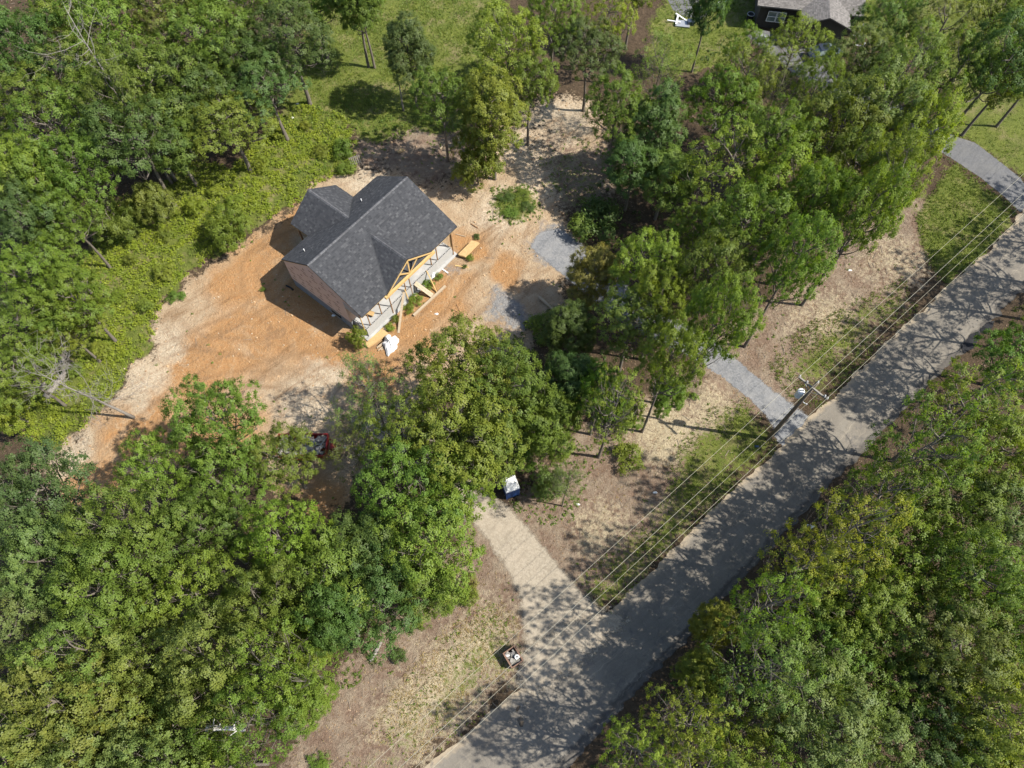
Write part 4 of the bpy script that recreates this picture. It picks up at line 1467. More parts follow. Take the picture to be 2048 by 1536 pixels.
for k in range(18):
    a0, a1 = 2 * math.pi * k / 18, 2 * math.pi * (k + 1) / 18
    m.hexa([(p[0] + .46 * math.cos(a0), p[1] + .46 * math.sin(a0), .88), (p[0] + .46 * math.cos(a1), p[1] + .46 * math.sin(a1), .88), (p[0] + .38 * math.cos(a1), p[1] + .38 * math.sin(a1), .88), (p[0] + .38 * math.cos(a0), p[1] + .38 * math.sin(a0), .88)],
           [(p[0] + .46 * math.cos(a0), p[1] + .46 * math.sin(a0), .95), (p[0] + .46 * math.cos(a1), p[1] + .46 * math.sin(a1), .95), (p[0] + .38 * math.cos(a1), p[1] + .38 * math.sin(a1), .95), (p[0] + .38 * math.cos(a0), p[1] + .38 * math.sin(a0), .95)])
solo('round_bin', m, [M_DARK, M_STEEL], 'dark round bin with pale rim in the shade left of the brown house', 'bin')


def car(loc, rz, paint, label):
    o = empty('parked_car', (loc[0], loc[1], 0.02), rz, label, 'car')
    m = MB()
    prof = [(-2.2, .35), (-2.25, .75), (-2.1, .95), (-1.1, 1.02), (1.0, 1.0), (2.05, .82), (2.2, .6), (2.2, .35)]
    m.prism([(x, -.88, z) for x, z in prof], (0, 1.76, 0))
    part('body', m, paint, o)
    m = MB()
    m.hexa([(-1.55, -.82, 1.0), (1.05, -.82, 1.0), (1.05, .82, 1.0), (-1.55, .82, 1.0)], [(-1.05, -.62, 1.46), (.25, -.62, 1.46), (.25, .62, 1.46), (-1.05, .62, 1.46)])
    part('glass', m, M_GLASS, o)
    m = MB()
    m.box((-.4, 0, 1.475), (1.32, 1.26, .04))
    part('roof', m, paint, o)
    for x in (-1.35, 1.35):
        for y in (-.84, .84):
            m = MB()
            m.tube([(x, y - .1, .33), (x, y + .1, .33)], .33, 14)
            wh = part('wheel', m, M_RUBBER, o)
            m = MB()
            m.tube([(x, y - .105, .33), (x, y + .105, .33)], .19, 10)
            part('rim', m, M_STEEL, wh)
    for y in (-.62, .62):
        m = MB()
        m.box((2.18, y, .68), (.08, .32, .14))
        part('headlight', m, M_WHITE, o)
    return o


p = G(1652, 104, 0.7)
car(p, nang + 0.35, M_CAR, 'dark blue car parked under trees below the brown house')
# white boards and grey sheet at the far pad, a white chair-like crate on bare soil
p = G(1363, 44, 0.1)
o = empty('board_pile', (p[0], p[1], 0), R(-20), 'heap of white boards and a grey sheet beside the far asphalt pad', 'board pile')
for k, (c, s_, rz_, mt) in enumerate((((0, .6, .2), (2.4, .18, .1), -.5, M_WHITE), ((-.6, 0, .3), (.2, 1.9, .1), .1, M_WHITE), ((-.9, -.4, .25), (1.7, .14, .1), .1, M_WHITE), ((.2, -.3, .1), (1.8, 1.2, .16), .2, M_STEEL), ((1.1, .1, .3), (.8, .7, .5), .4, M_CAR))):
    m = MB()
    m.box(c, s_, rz_)
    part(('board', 'board', 'board', 'metal_sheet', 'dark_box')[k], m, mt, o)
p = G(1440, 11, 0.4)
o = empty('white_cart', (p[0], p[1], 0), R(30), 'small white yard cart standing on bare soil left of the brown house', 'cart')
m = MB()
m.box((0, 0, .55), (1.1, .7, .3))
part('tub', m, M_WHITE, o)
for y in (-.4, .4):
    m = MB()
    m.tube([(-.2, y - .05, .28), (-.2, y + .05, .28)], .27, 12)
    part('wheel', m, M_RUBBER, o)
m = MB()
m.tube([(.5, 0, .6), (1.0, 0, .8), (1.3, 0, .85)], .03, 6)
part('handle', m, M_STEEL, o)
p = G(1522, 73, 0.3)
for k, (du, lab) in enumerate(((0, 'white barrel at the near corner of the brown house, left one'), (9, 'white barrel at the near corner of the brown house, right one'))):
    q = G(1520 + du, 76 + du * .3, 0.3)
    m = MB()
    m.tube([(q[0], q[1], .0), (q[0], q[1], .1), (q[0], q[1], .7), (q[0], q[1], .8), (q[0], q[1], .82)], [.22, .26, .27, .24, .1], 14)
    solo('grey_barrel', m, M_STEEL, lab.replace('white', 'grey'), 'barrel', 'grey barrels by the brown house')
# weathered pallet leaning in the weeds behind the house
p = G(713, 330)
o = empty('wooden_pallet', (p[0], p[1], 0), R(25), 'weathered pallet of pale slats leaning in the weeds behind the house', 'pallet')
for k in range(6):
    m = MB()
    m.beam((-.55 + .22 * k, 0, 0.05), (-.55 + .22 * k, .35, 1.0), .09, .025, (0, -1, .3))
    part('slat', m, M_DEADW, o)
for z in (.2, .85):
    m = MB()
    m.beam((-.6, .05 + .37 * z, z), (.6, .05 + .37 * z, z), .04, .09)
    part('rail', m, M_DEADW, o)

# ------------------------------------------------------------------ trees
def leaf_quads(P, N, L, Wd, r):
    """diamond leaves at P with normals N, length L, width Wd"""
    n = len(P)
    t = r.normal(size=(n, 3))
    t -= N * (t * N).sum(1)[:, None]
    t /= np.linalg.norm(t, axis=1)[:, None] + 1e-9
    b = np.cross(N, t)
    L = np.asarray(L).reshape(-1, 1)
    Wd = np.asarray(Wd).reshape(-1, 1)
    droop = N * (L * 0.16)
    return np.stack([P - t * L / 2 - droop, P + b * Wd / 2 + t * L * 0.05, P + t * L / 2 - droop, P - b * Wd / 2 + t * L * 0.05], 1)


def norm(a):
    return a / (np.linalg.norm(a, axis=-1, keepdims=True) + 1e-9)


def curve_pts(p, q, r, k=5, bend=0.12):
    p, q = np.array(p, float), np.array(q, float)
    ln = np.linalg.norm(q - p)
    o = r.normal(size=3) * ln * bend
    t = np.linspace(0, 1, k)[:, None]
    return p + (q - p) * t + o * np.sin(t * math.pi) + np.array([0, 0, -0.12 * ln]) * np.sin(t * math.pi)


def make_tree(kind, seed):
    """returns (crown mesh, trunk mesh); crown radius about 1 unit = 4.5 m, see KIND"""
    r = np.random.default_rng(seed)
    K = KIND[kind]
    Rr, Rz, zc, h = K['R'], K['Rz'], K['zc'], K['h']
    nl = K['lobes']
    # lobe centres: spread over the crown, the highest near the middle
    cents = []
    tries = 0
    while len(cents) < nl and tries < 4000:
        tries += 1
        d = norm(r.normal(size=3))
        if d[2] < K['zmin']:
            continue
        k = r.uniform(*K.get('kr', (0.55, 0.86)))
        c = np.array([d[0] * Rr * k, d[1] * Rr * k, zc + d[2] * Rz * k])
        lr = Rr * r.uniform(*K['lr'])
        if all(np.linalg.norm((c - o[0]) * (1, 1, .8)) > (lr + o[1]) * K['sep'] for o in cents):
            cents.append((c, lr))
    tufts, tn, ts = [], [], []
    for c, lr in cents:
        m = int(K['tufts'] * (lr / (Rr * 0.32)) ** 2 * r.uniform(0.85, 1.15))
        d = norm(r.normal(size=(m * 3, 3)))
        d = d[d[:, 2] > -0.45 + 0.6 * r.random(len(d)) ** 2][:m]
        # outward side of the lobe carries most of the leaves
        rad = lr * r.uniform(0.8, 1.08, (len(d), 1))
        p = c + d * rad * (1, 1, K['flat'])
        tufts.append(p)
        tn.append(norm(d + (0, 0, 0.12)))
        ts.append(r.uniform(*K['tr'], len(d)))
    T, TN, TS = np.concatenate(tufts), np.concatenate(tn), np.concatenate(ts)
    keep = r.random(len(T)) < K['keep']
    T, TN, TS = T[keep], TN[keep], TS[keep]
    kl = K['leaves']
    n = len(T)
    d = norm(r.normal(size=(n, kl, 3)) + TN[:, None, :] * 0.7)
    P = T[:, None, :] + d * (TS[:, None, None] * r.uniform(0.15, 1.2, (n, kl, 1)))
    N = norm(d * 0.35 + TN[:, None, :] * 1.0 + np.array([0, 0, 0.25]) + r.normal(size=(n, kl, 3)) * 0.25)
    P, N = P.reshape(-1, 3), N.reshape(-1, 3)
    # thin shaded foliage inside the crown, so that gaps between lobes look into leaves
    ni = int(K['inner'] * (Rr / 4.5) ** 2)
    d = norm(r.normal(size=(ni, 3)))
    d[:, 2] = np.where(d[:, 2] < K['zmin'], -d[:, 2] * 0.5, d[:, 2])
    q = np.array([0, 0, zc]) + d * np.array([Rr, Rr, Rz]) * (0.62 * r.random((ni, 1)) ** 0.5) + (0, 0, -0.22 * Rz)
    P = np.concatenate([P, q])
    N = np.concatenate([N, norm(r.normal(size=(ni, 3)) * 0.6 + (0, 0, 0.8))])
    L = r.uniform(0.75, 1.25, len(P)) * K['leaf']
    L[-ni:] *= 1.5
    crown = quads_mesh(kind + '_crown', leaf_quads(P, N, L, L * K['asp'], r), M_LEAF)
    # trunk with limbs to every lobe and twigs to some tufts
    m = MB()
    lean = r.normal(size=2) * 0.25
    top = np.array([lean[0], lean[1], zc + Rz * 0.35])
    k = 8
    pts = [np.array([lean[0] * (t ** 1.3) + 0.12 * math.sin(5 * t + seed), lean[1] * (t ** 1.3) + 0.12 * math.cos(4 * t + seed), top[2] * t]) for t in np.linspace(0, 1, k)]
    pts[0][2] = -0.25
    br = K['tr0']
    rads = [br * (1.45 if i == 0 else 1.0 - 0.72 * i / (k - 1)) for i in range(k)]
    pts.insert(1, pts[0] * 0.75 + pts[1] * 0.25)
    rads.insert(1, br * 1.06)
    m.tube(pts, rads, 8)
    tp = np.array(pts)
    for c, lr in cents:
        z0 = np.clip(c[2] - np.hypot(c[0], c[1]) * 0.9, h * K['fork'], top[2])
        i = np.searchsorted(tp[:, 2], z0)
        i = min(max(i, 1), len(tp) - 1)
        f_ = (z0 - tp[i - 1, 2]) / (tp[i, 2] - tp[i - 1, 2] + 1e-9)
        p0 = tp[i - 1] + (tp[i] - tp[i - 1]) * f_
        cp = curve_pts(p0, c, r)
        m.tube(cp, np.linspace(br * 0.36, br * 0.1, len(cp)), 5, cap=False)
        near = T[np.argsort(np.linalg.norm(T - c, axis=1))[::4]][:K['twigs']]
        for q in near:
            s0 = cp[r.integers(2, len(cp))]
            m.tube(curve_pts(s0, q, r, 4), np.linspace(br * 0.085, 0.009, 4), 3, cap=False)
    return crown, m.mesh(kind + '_trunk', M_BARK, True)


KIND = {
    'broad': dict(R=4.5, Rz=3.9, zc=10.0, h=14.5, kr=(0.6, 0.88), lobes=23, zmin=-0.25, lr=(0.22, 0.36), sep=0.68, tufts=33, flat=0.95, tr=(0.22, 0.44), keep=0.95, leaves=46, leaf=0.165, asp=0.6, tr0=0.24, fork=0.34, twigs=7, inner=700),
    'open': dict(R=4.5, Rz=4.2, zc=10.0, h=14.5, kr=(0.6, 0.88), lobes=20, zmin=-0.45, lr=(0.2, 0.33), sep=0.72, tufts=29, flat=0.95, tr=(0.22, 0.42), keep=0.88, leaves=42, leaf=0.16, asp=0.58, tr0=0.22, fork=0.3, twigs=9, inner=300),
    'deep': dict(R=4.0, Rz=5.4, zc=9.4, h=15.0, lobes=24, zmin=-0.85, lr=(0.2, 0.33), sep=0.78, tufts=26, flat=0.95, tr=(0.2, 0.38), keep=0.62, leaves=36, leaf=0.16, asp=0.58, tr0=0.22, fork=0.2, twigs=7, inner=200),
    'airy': dict(R=4.5, Rz=4.2, zc=10.0, h=14.5, lobes=20, zmin=-0.45, lr=(0.2, 0.32), sep=0.74, tufts=24, flat=0.9, tr=(0.22, 0.42), keep=0.75, leaves=38, leaf=0.16, asp=0.58, tr0=0.22, fork=0.28, twigs=9, inner=900),
    'sparse': dict(R=4.5, Rz=4.2, zc=9.5, h=14.0, lobes=16, zmin=-0.6, lr=(0.22, 0.36), sep=0.6, tufts=18, flat=0.9, tr=(0.3, 0.6), keep=0.66, leaves=40, leaf=0.15, asp=0.5, tr0=0.16, fork=0.22, twigs=12, inner=300),
    'oval': dict(R=3.2, Rz=4.8, zc=9.3, h=14.5, kr=(0.6, 0.86), lobes=24, zmin=-0.65, lr=(0.28, 0.42), sep=0.56, tufts=30, flat=0.95, tr=(0.22, 0.44), keep=0.95, leaves=46, leaf=0.16, asp=0.6, tr0=0.2, fork=0.25, twigs=6, inner=700),
    'low': dict(R=2.6, Rz=2.2, zc=2.6, h=5.0, lobes=13, zmin=-0.7, lr=(0.3, 0.44), sep=0.55, tufts=22, flat=0.9, tr=(0.2, 0.4), keep=0.95, leaves=42, leaf=0.15, asp=0.6, tr0=0.11, fork=0.12, twigs=5, inner=2600),
    'bush': dict(R=1.0, Rz=0.75, zc=0.7, h=1.5, lobes=6, zmin=-0.3, lr=(0.36, 0.55), sep=0.45, tufts=9, flat=0.9, tr=(0.2, 0.36), keep=0.95, leaves=22, leaf=0.15, asp=0.45, tr0=0.035, fork=0.1, twigs=3, inner=400),
}
NVAR = dict(broad=8, open=4, deep=4, airy=2, sparse=3, oval=4, low=3, bush=3)
LIB = {k: [make_tree(k, 100 * i + 17 + len(k)) for i in range(n)] for k, n in NVAR.items()}
PROTO = {}
COL = dict(
    mid=(0.118, 0.168, 0.030), fresh=(0.142, 0.193, 0.031), yel=(0.178, 0.212, 0.034), dark=(0.076, 0.118, 0.031), blue=(0.086, 0.128, 0.038),
    olive=(0.140, 0.174, 0.039), gold=(0.160, 0.184, 0.038), pale=(0.136, 0.176, 0.052), rust=(0.160, 0.158, 0.042))
_cnt = {}


def plant(kind, x, y, r_, h_, col, label, group=None, name='broadleaf_tree', cat='tree', var=None, rot=None):
    K = KIND[kind]
    i = _cnt.get(kind, 0)
    _cnt[kind] = i + 1
    v = (i if var is None else var) % NVAR[kind]
    rot = random.uniform(0, 6.28) if rot is None else rot
    loc = (x, y, float(gz(x, y)))
    cr, tk = LIB[kind][v]
    key = (kind, v)
    sc_ = (r_ / K['R'] * random.uniform(.95, 1.05), r_ / K['R'] * random.uniform(.95, 1.05), h_ / K['h'])
    c = [j * random.uniform(0.9, 1.1) for j in COL[col]]
    if key not in PROTO:
        o = empty(name, loc, rot)
        a = obj('trunk' if cat == 'tree' else 'stems', tk, o)
        b = obj('crown' if cat == 'tree' else 'foliage', cr, o)
        PROTO[key] = (o, a, b)
    else:
        o0, a0, b0 = PROTO[key]
        o = o0.copy()
        o.name = name
        C.objects.link(o)
        a, b = a0.copy(), b0.copy()
        for ch in (a, b):
            C.objects.link(ch)
            ch.parent = o
        if 'group' in o.keys():
            del o['group']
        o.location, o.rotation_euler = loc, (0, 0, rot)
    o.scale = sc_
    b.color = (*c, 1)
    tag(o, label, cat, group)
    return o


def crown_at(kind, u, v, r_, h_, *rest, **kw):
    z = KIND[kind]['zc'] * h_ / KIND[kind]['h'] + 0.35 * KIND[kind]['Rz'] * h_ / KIND[kind]['h']
    p = G(u, v, z)
    return plant(kind, p[0], p[1], r_, h_, *rest, **kw)


def base_at(kind, u, v, *rest, **kw):
    p = G(u, v)
    return plant(kind, p[0], p[1], *rest, **kw)


GL, GR, GU, GN, GC = 'trees of the lower left wood', 'trees of the lower right wood', 'trees of the upper left wood', 'trees of the upper right wood', 'trees between the house and the road'
# lower left wood: crowns seen almost from above
for kind, u, v, r_, h_, col, label in (
    ('broad', 425, 830, 4.6, 13, 'mid', 'broad green tree reaching into the bare orange clay in front of the house'),
    ('broad', 560, 912, 4.2, 12, 'mid', 'green tree whose crown hangs over the left half of the red trailer'),
    ('broad', 300, 935, 3.8, 13, 'fresh', 'green tree with ragged edge beside the pale bare patch, left of the clearing'),
    ('broad', 440, 960, 4.0, 13, 'mid', 'full green crown directly below the tree that reaches into the clay'),
    ('broad', 560, 1075, 4.2, 14, 'fresh', 'green crown below the red trailer at the edge of the shaded gap'),
    ('broad', 395, 1060, 4.0, 14, 'mid', 'green crown two crowns left of the shaded gap below the trailer'),
    ('broad', 235, 1060, 4.0, 14, 'mid', 'green crown beside the reddish gaps of bare soil in the lower left wood'),
    ('broad', 70, 985, 4.4, 14, 'blue', 'cool green crown at the left edge just below the dead leaning tree'),
    ('broad', 90, 1110, 4.6, 15, 'pale', 'grey green glossy crown at the left edge of the lower left wood'),
    ('broad', 210, 1170, 4.4, 15, 'mid', 'glossy green crown left of the dark reddish gap in the lower left wood'),
    ('broad', 385, 1190, 4.2, 15, 'fresh', 'bright green crown right of the dark reddish gap in the lower left wood'),
    ('broad', 520, 1200, 4.0, 14, 'mid', 'green crown facing the dark hollow left of the bushy dark tree'),
    ('broad', 20, 1260, 4.4, 15, 'pale', 'grey green crown with bare pale limbs at the left edge'),
    ('open', 150, 1300, 4.4, 15, 'olive', 'olive crown with open dark gaps in the lower left wood'),
    ('broad', 280, 1310, 4.4, 15, 'gold', 'yellowing crown in the middle of the lower left wood'),
    ('broad', 420, 1330, 4.2, 15, 'olive', 'olive crown beside the brown gap showing the forest floor'),
    ('open', 540, 1330, 3.8, 14, 'fresh', 'bright green crown with pale twigs right of the brown gap'),
    ('broad', 90, 1420, 4.6, 15, 'gold', 'yellowing crown near the lower left corner'),
    ('broad', 225, 1440, 4.4, 15, 'gold', 'yellowing crown second from the lower left corner along the bottom edge'),
    ('broad', 355, 1450, 4.4, 15, 'olive', 'olive yellow crown on the bottom edge left of the bare white limb'),
    ('open', 480, 1450, 3.8, 14, 'mid', 'green crown around the bare white limb near the bottom edge'),
    ('broad', 15, 1520, 4.0, 15, 'mid', 'green crown cut by the lower left corner of the picture'),
    ('broad', 160, 1545, 4.0, 15, 'pale', 'cool green crown cut by the bottom edge near the corner'),
    ('broad', 300, 1555, 4.0, 15, 'pale', 'cool green crown cut by the bottom edge under the olive one'),
    ('broad', 425, 1540, 3.2, 14, 'fresh', 'bright green crown cut by the bottom edge next to the brown bank'),
    ('oval', 600, 1290, 2.6, 12, 'fresh', 'light green tree at the wood edge beside the fallen pale log'),
    ('oval', 590, 1400, 2.2, 11, 'fresh', 'light green tree at the wood edge above the brown leaf strip'),
    ('oval', 650, 1225, 2.6, 12, 'dark', 'dark green dense tree at the wood edge above the fallen pale log'),
):
    crown_at(kind, u, v, r_ * random.uniform(0.68, 0.92), h_ * random.uniform(0.72, 1.28), col, label, GL)
# between house and road, lower middle
for kind, u, v, r_, h_, col, label in (
    ('broad', 930, 725, 4.0, 14, 'fresh', 'big bright green tree in front of the right half of the porch'),
    ('broad', 1010, 770, 3.6, 14, 'mid', 'green crown right behind the big bright tree, toward the gravel'),
    ('sparse', 735, 770, 3.4, 12, 'pale', 'thin olive see-through tree at the house corner above the white heap'),
    ('broad', 910, 850, 4.2, 15, 'fresh', 'bright green broad crown in the middle of the wooded strip below the house'),
    ('open', 800, 860, 3.2, 13, 'fresh', 'bright green open crown left of the middle, beside the thin olive tree'),
    ('broad', 968, 888, 3.2, 13, 'mid', 'green crown just left of the portable toilet'),
    ('broad', 912, 968, 3.1, 13, 'fresh', 'green crown overhanging the upper end of the dirt drive'),
    ('broad', 820, 980, 3.8, 14, 'mid', 'green crown right of the sandy gap below the trailer'),
    ('broad', 850, 1090, 3.6, 14, 'fresh', 'bright green crown left of the dirt drive above the brown strip'),
    ('oval', 730, 1090, 3.0, 13, 'dark', 'dense dark green tree below the sandy gap'),
    ('broad', 745, 1190, 3.4, 13, 'blue', 'cool green bushy tree at the lower end of the wooded strip'),
    ('broad', 640, 1160, 3.6, 14, 'mid', 'green crown left of the cool green bushy tree'),
    ('oval', 850, 1170, 2.4, 11, 'mid', 'small rounded green tree at the strip edge left of the dirt drive'),
    ('sparse', 700, 880, 2.6, 10, 'olive', 'small olive tree right beside the tongue of the red trailer'),
):
    crown_at(kind, u, v, r_ * 1.04, h_, col, label, GC)
crown_at('low', 1100, 960, 1.5, 4.0, 'pale', 'low pale grey green tree right of the portable toilet', GC)
crown_at('low', 1060, 875, 2.3, 6.0, 'mid', 'low green tree behind the portable toilet', GC)
base_at('sparse', 1125, 1012, 1.7, 9.5, 'pale', 'slim young tree with bare leaning trunk in the weeds right of the portable toilet', GC)
base_at('deep', 1195, 915, 2.5, 17.5, 'yel', 'tall yellow green tree with trunk foot above the green roadside bush', GC, rot=1.0)
base_at('broad', 1283, 862, 2.4, 19.0, 'fresh', 'tall tree with crooked grey trunk standing on the brown bank', GC)
base_at('oval', 1316, 836, 1.6, 8.0, 'mid', 'short slim tree close behind the crooked grey trunk', GC)
base_at('broad', 1352, 812, 2.6, 21, 'mid', 'tall tree with dark leaning trunk beside the sand heap', GC)
for kind, u, v, r_, h_, col, label in (
    ('oval', 1188, 540, 2.6, 9, 'rust', 'pointed tree with reddish tips beside the gravel patch by the house'),
    ('broad', 1300, 520, 3.2, 13, 'yel', 'yellow green crown above the hidden bend of the gravel drive'),
    ('broad', 1270, 640, 3.2, 12, 'olive', 'olive green crown above the gravel drive, left of the crooked trunk tree'),
    ('oval', 1140, 650, 2.4, 9, 'dark', 'dark green tree left of the drive, near the fallen log'),
    ('oval', 1140, 760, 2.6, 10, 'dark', 'dark shaded tree right of the big bright crown, below the fallen log'),
    ('broad', 1205, 780, 2.3, 12, 'fresh', 'bright yellow green crown low in the strip, above the brown bank'),
    ('oval', 1100, 830, 2.6, 11, 'mid', 'rounded green tree between the bright crown and the brown bank'),
):
    crown_at(kind, u, v, r_, h_, col, label, GC)
base_at('low', 1245, 850, 1.6, 3.6, 'fresh', 'low leafy tree at the foot of the crooked grey trunk', GC)
# upper right wood
base_at('broad', 1488, 692, 2.9, 19.5, 'mid', 'tall tree whose pale foot casts a shadow across the gravel drive', GN)
base_at('broad', 1602, 612, 2.9, 19.5, 'mid', 'tall tree with dark leaning trunk on the brown bank above the road', GN)
base_at('open', 1660, 540, 3.0, 18.5, 'fresh', 'tall open tree at the bank edge, next up the road from the dark leaning trunk', GN)
base_at('open', 1990, 255, 3.6, 14, 'olive', 'open tree with leaning trunk on the lawn beyond the asphalt drive', GN)
base_at('oval', 1925, 272, 2.8, 13, 'yel', 'yellow green tree beside the asphalt drive with its trunk on the lawn edge', GN)
base_at('oval', 1252, 98, 2.6, 15, 'mid', 'slim tall tree with long bare grey trunk near the top edge', GN)
base_at('oval', 1382, 145, 2.2, 14, 'dark', 'dark slim tree with shaded trunk left of the brown house lawn', GN)
for kind, u, v, r_, h_, col, label in (
    ('broad', 1435, 530, 3.2, 16, 'mid', 'large green crown left of the tree that shades the gravel drive'),
    ('broad', 1500, 440, 3.6, 15, 'mid', 'green crown in the heart of the upper right wood, below the bare grey snag'),
    ('broad', 1325, 590, 2.4, 15, 'fresh', 'bright green crown over the gravel drive where it leaves the wood'),
    ('open', 1465, 320, 4.0, 14, 'yel', 'yellow green open crown left of the bare grey snag'),
    ('broad', 1590, 370, 4.0, 16, 'fresh', 'bright green crown in the middle of the upper right wood'),
    ('broad', 1640, 390, 2.8, 16, 'mid', 'green crown on the road side of the upper right wood'),
    ('broad', 1560, 270, 3.8, 15, 'mid', 'green crown two above the bank trees, left of the yellow crown'),
    ('broad', 1715, 320, 3.1, 16, 'mid', 'broad green crown behind the olive tree at the lawn edge'),
    ('open', 1790, 305, 2.6, 15, 'olive', 'olive crown at the lawn edge left of the asphalt drive'),
    ('broad', 1850, 250, 3.0, 15, 'yel', 'yellow green crown hanging over the asphalt drive'),
    ('broad', 1690, 230, 3.8, 15, 'mid', 'green crown above the broad green crown behind the lawn edge'),
    ('broad', 1780, 190, 3.8, 15, 'pale', 'grey green crown above the asphalt drive in the upper right wood'),
    ('broad', 1730, 110, 3.8, 14, 'pale', 'grey green crown right of the brown house'),
    ('open', 1830, 110, 3.8, 14, 'olive', 'olive crown beyond the drive, two crowns right of the brown house'),
    ('open', 1930, 120, 3.8, 14, 'mid', 'open green crown on the far lawn near the right edge'),
    ('broad', 2020, 100, 3.8, 14, 'dark', 'dark green crown at the right edge on the far lawn'),
    ('open', 1900, 30, 3.8, 14, 'olive', 'olive crown at the top edge right of the brown house'),
    ('broad', 2010, 10, 3.6, 14, 'mid', 'green crown in the upper right corner'),
    ('broad', 1790, 20, 3.4, 14, 'pale', 'grey green crown at the top edge just right of the house porch rail'),
    ('open', 1602, 72, 3.3, 10, 'fresh', 'green tree in front of the brown house wall and window'),
    ('open', 1498, 85, 2.6, 9, 'mid', 'smaller green tree in front of the left end of the brown house wall'),
    ('sparse', 1560, 160, 3.2, 12, 'pale', 'thin grey green tree in front of the near asphalt court'),
    ('open', 1500, 140, 3.2, 12, 'olive', 'olive green tree left of the asphalt court below the brown house'),
    ('broad', 1450, 190, 3.4, 12, 'mid', 'green crown below the dark slim tree with shaded trunk'),
    ('sparse', 1325, 110, 3.6, 13, 'olive', 'olive half bare tree with pale twigs near the top middle'),
    ('broad', 1240, 200, 3.6, 12, 'mid', 'green crown right of the bare tan track behind the house'),
    ('oval', 1320, 220, 3.0, 12, 'blue', 'cool dark green tree beside the olive half bare tree'),
    ('broad', 1180, 90, 3.6, 12, 'blue', 'cool dark green rounded tree at the top end of the tan track'),
    ('open', 1220, 20, 3.2, 12, 'yel', 'yellow green tree at the top edge above the cool dark rounded tree'),
    ('broad', 1110, 20, 3.4, 12, 'mid', 'green crown at the top edge right of the yellow green tree'),
    ('oval', 1270, 320, 2.6, 9, 'dark', 'dark shaded tree at the right edge of the clearing'),
    ('oval', 1340, 340, 2.8, 10, 'olive', 'olive dark tree right of the shaded clearing edge'),
    ('broad', 1400, 450, 3.0, 11, 'mid', 'lower green crown left of the bare grey snag'),
    ('open', 1640, 160, 3.0, 12, 'mid', 'green crown hanging over the asphalt court near the dark blue car'),
):
    crown_at(kind, u, v, r_ * random.uniform(0.92, 1.06), h_ * random.uniform(0.9, 1.18), col, label, GN)
# behind the house and upper middle
for kind, u, v, r_, h_, col, label in (
    ('broad', 1010, 70, 4.0, 14, 'yel', 'bright yellow green tree at the top middle, right of the meadow'),
    ('oval', 985, 200, 3.0, 13, 'yel', 'bright yellow green tall tree below the one at the top middle'),
    ('low', 955, 300, 2.8, 6.5, 'fresh', 'rounded bright tree standing on bare soil behind the house'),
    ('broad', 880, 190, 3.2, 11, 'mid', 'green tree at the lower right edge of the meadow'),
    ('oval', 815, 75, 2.8, 12, 'blue', 'cool dark green tree right of the twin trunk tree in the meadow'),
    ('broad', 1060, 150, 3.0, 11, 'mid', 'green crown left of the cool dark rounded tree at the tan track'),
):
    crown_at(kind, u, v, r_ * random.uniform(0.92, 1.06), h_ * random.uniform(0.9, 1.18), col, label, GN)
base_at('oval', 739, 135, 2.8, 15, 'mid', 'tall twin stemmed tree in the meadow, its left stem', 'twin stems in the meadow')
base_at('oval', 748, 137, 2.6, 14, 'mid', 'tall twin stemmed tree in the meadow, its right stem', 'twin stems in the meadow')
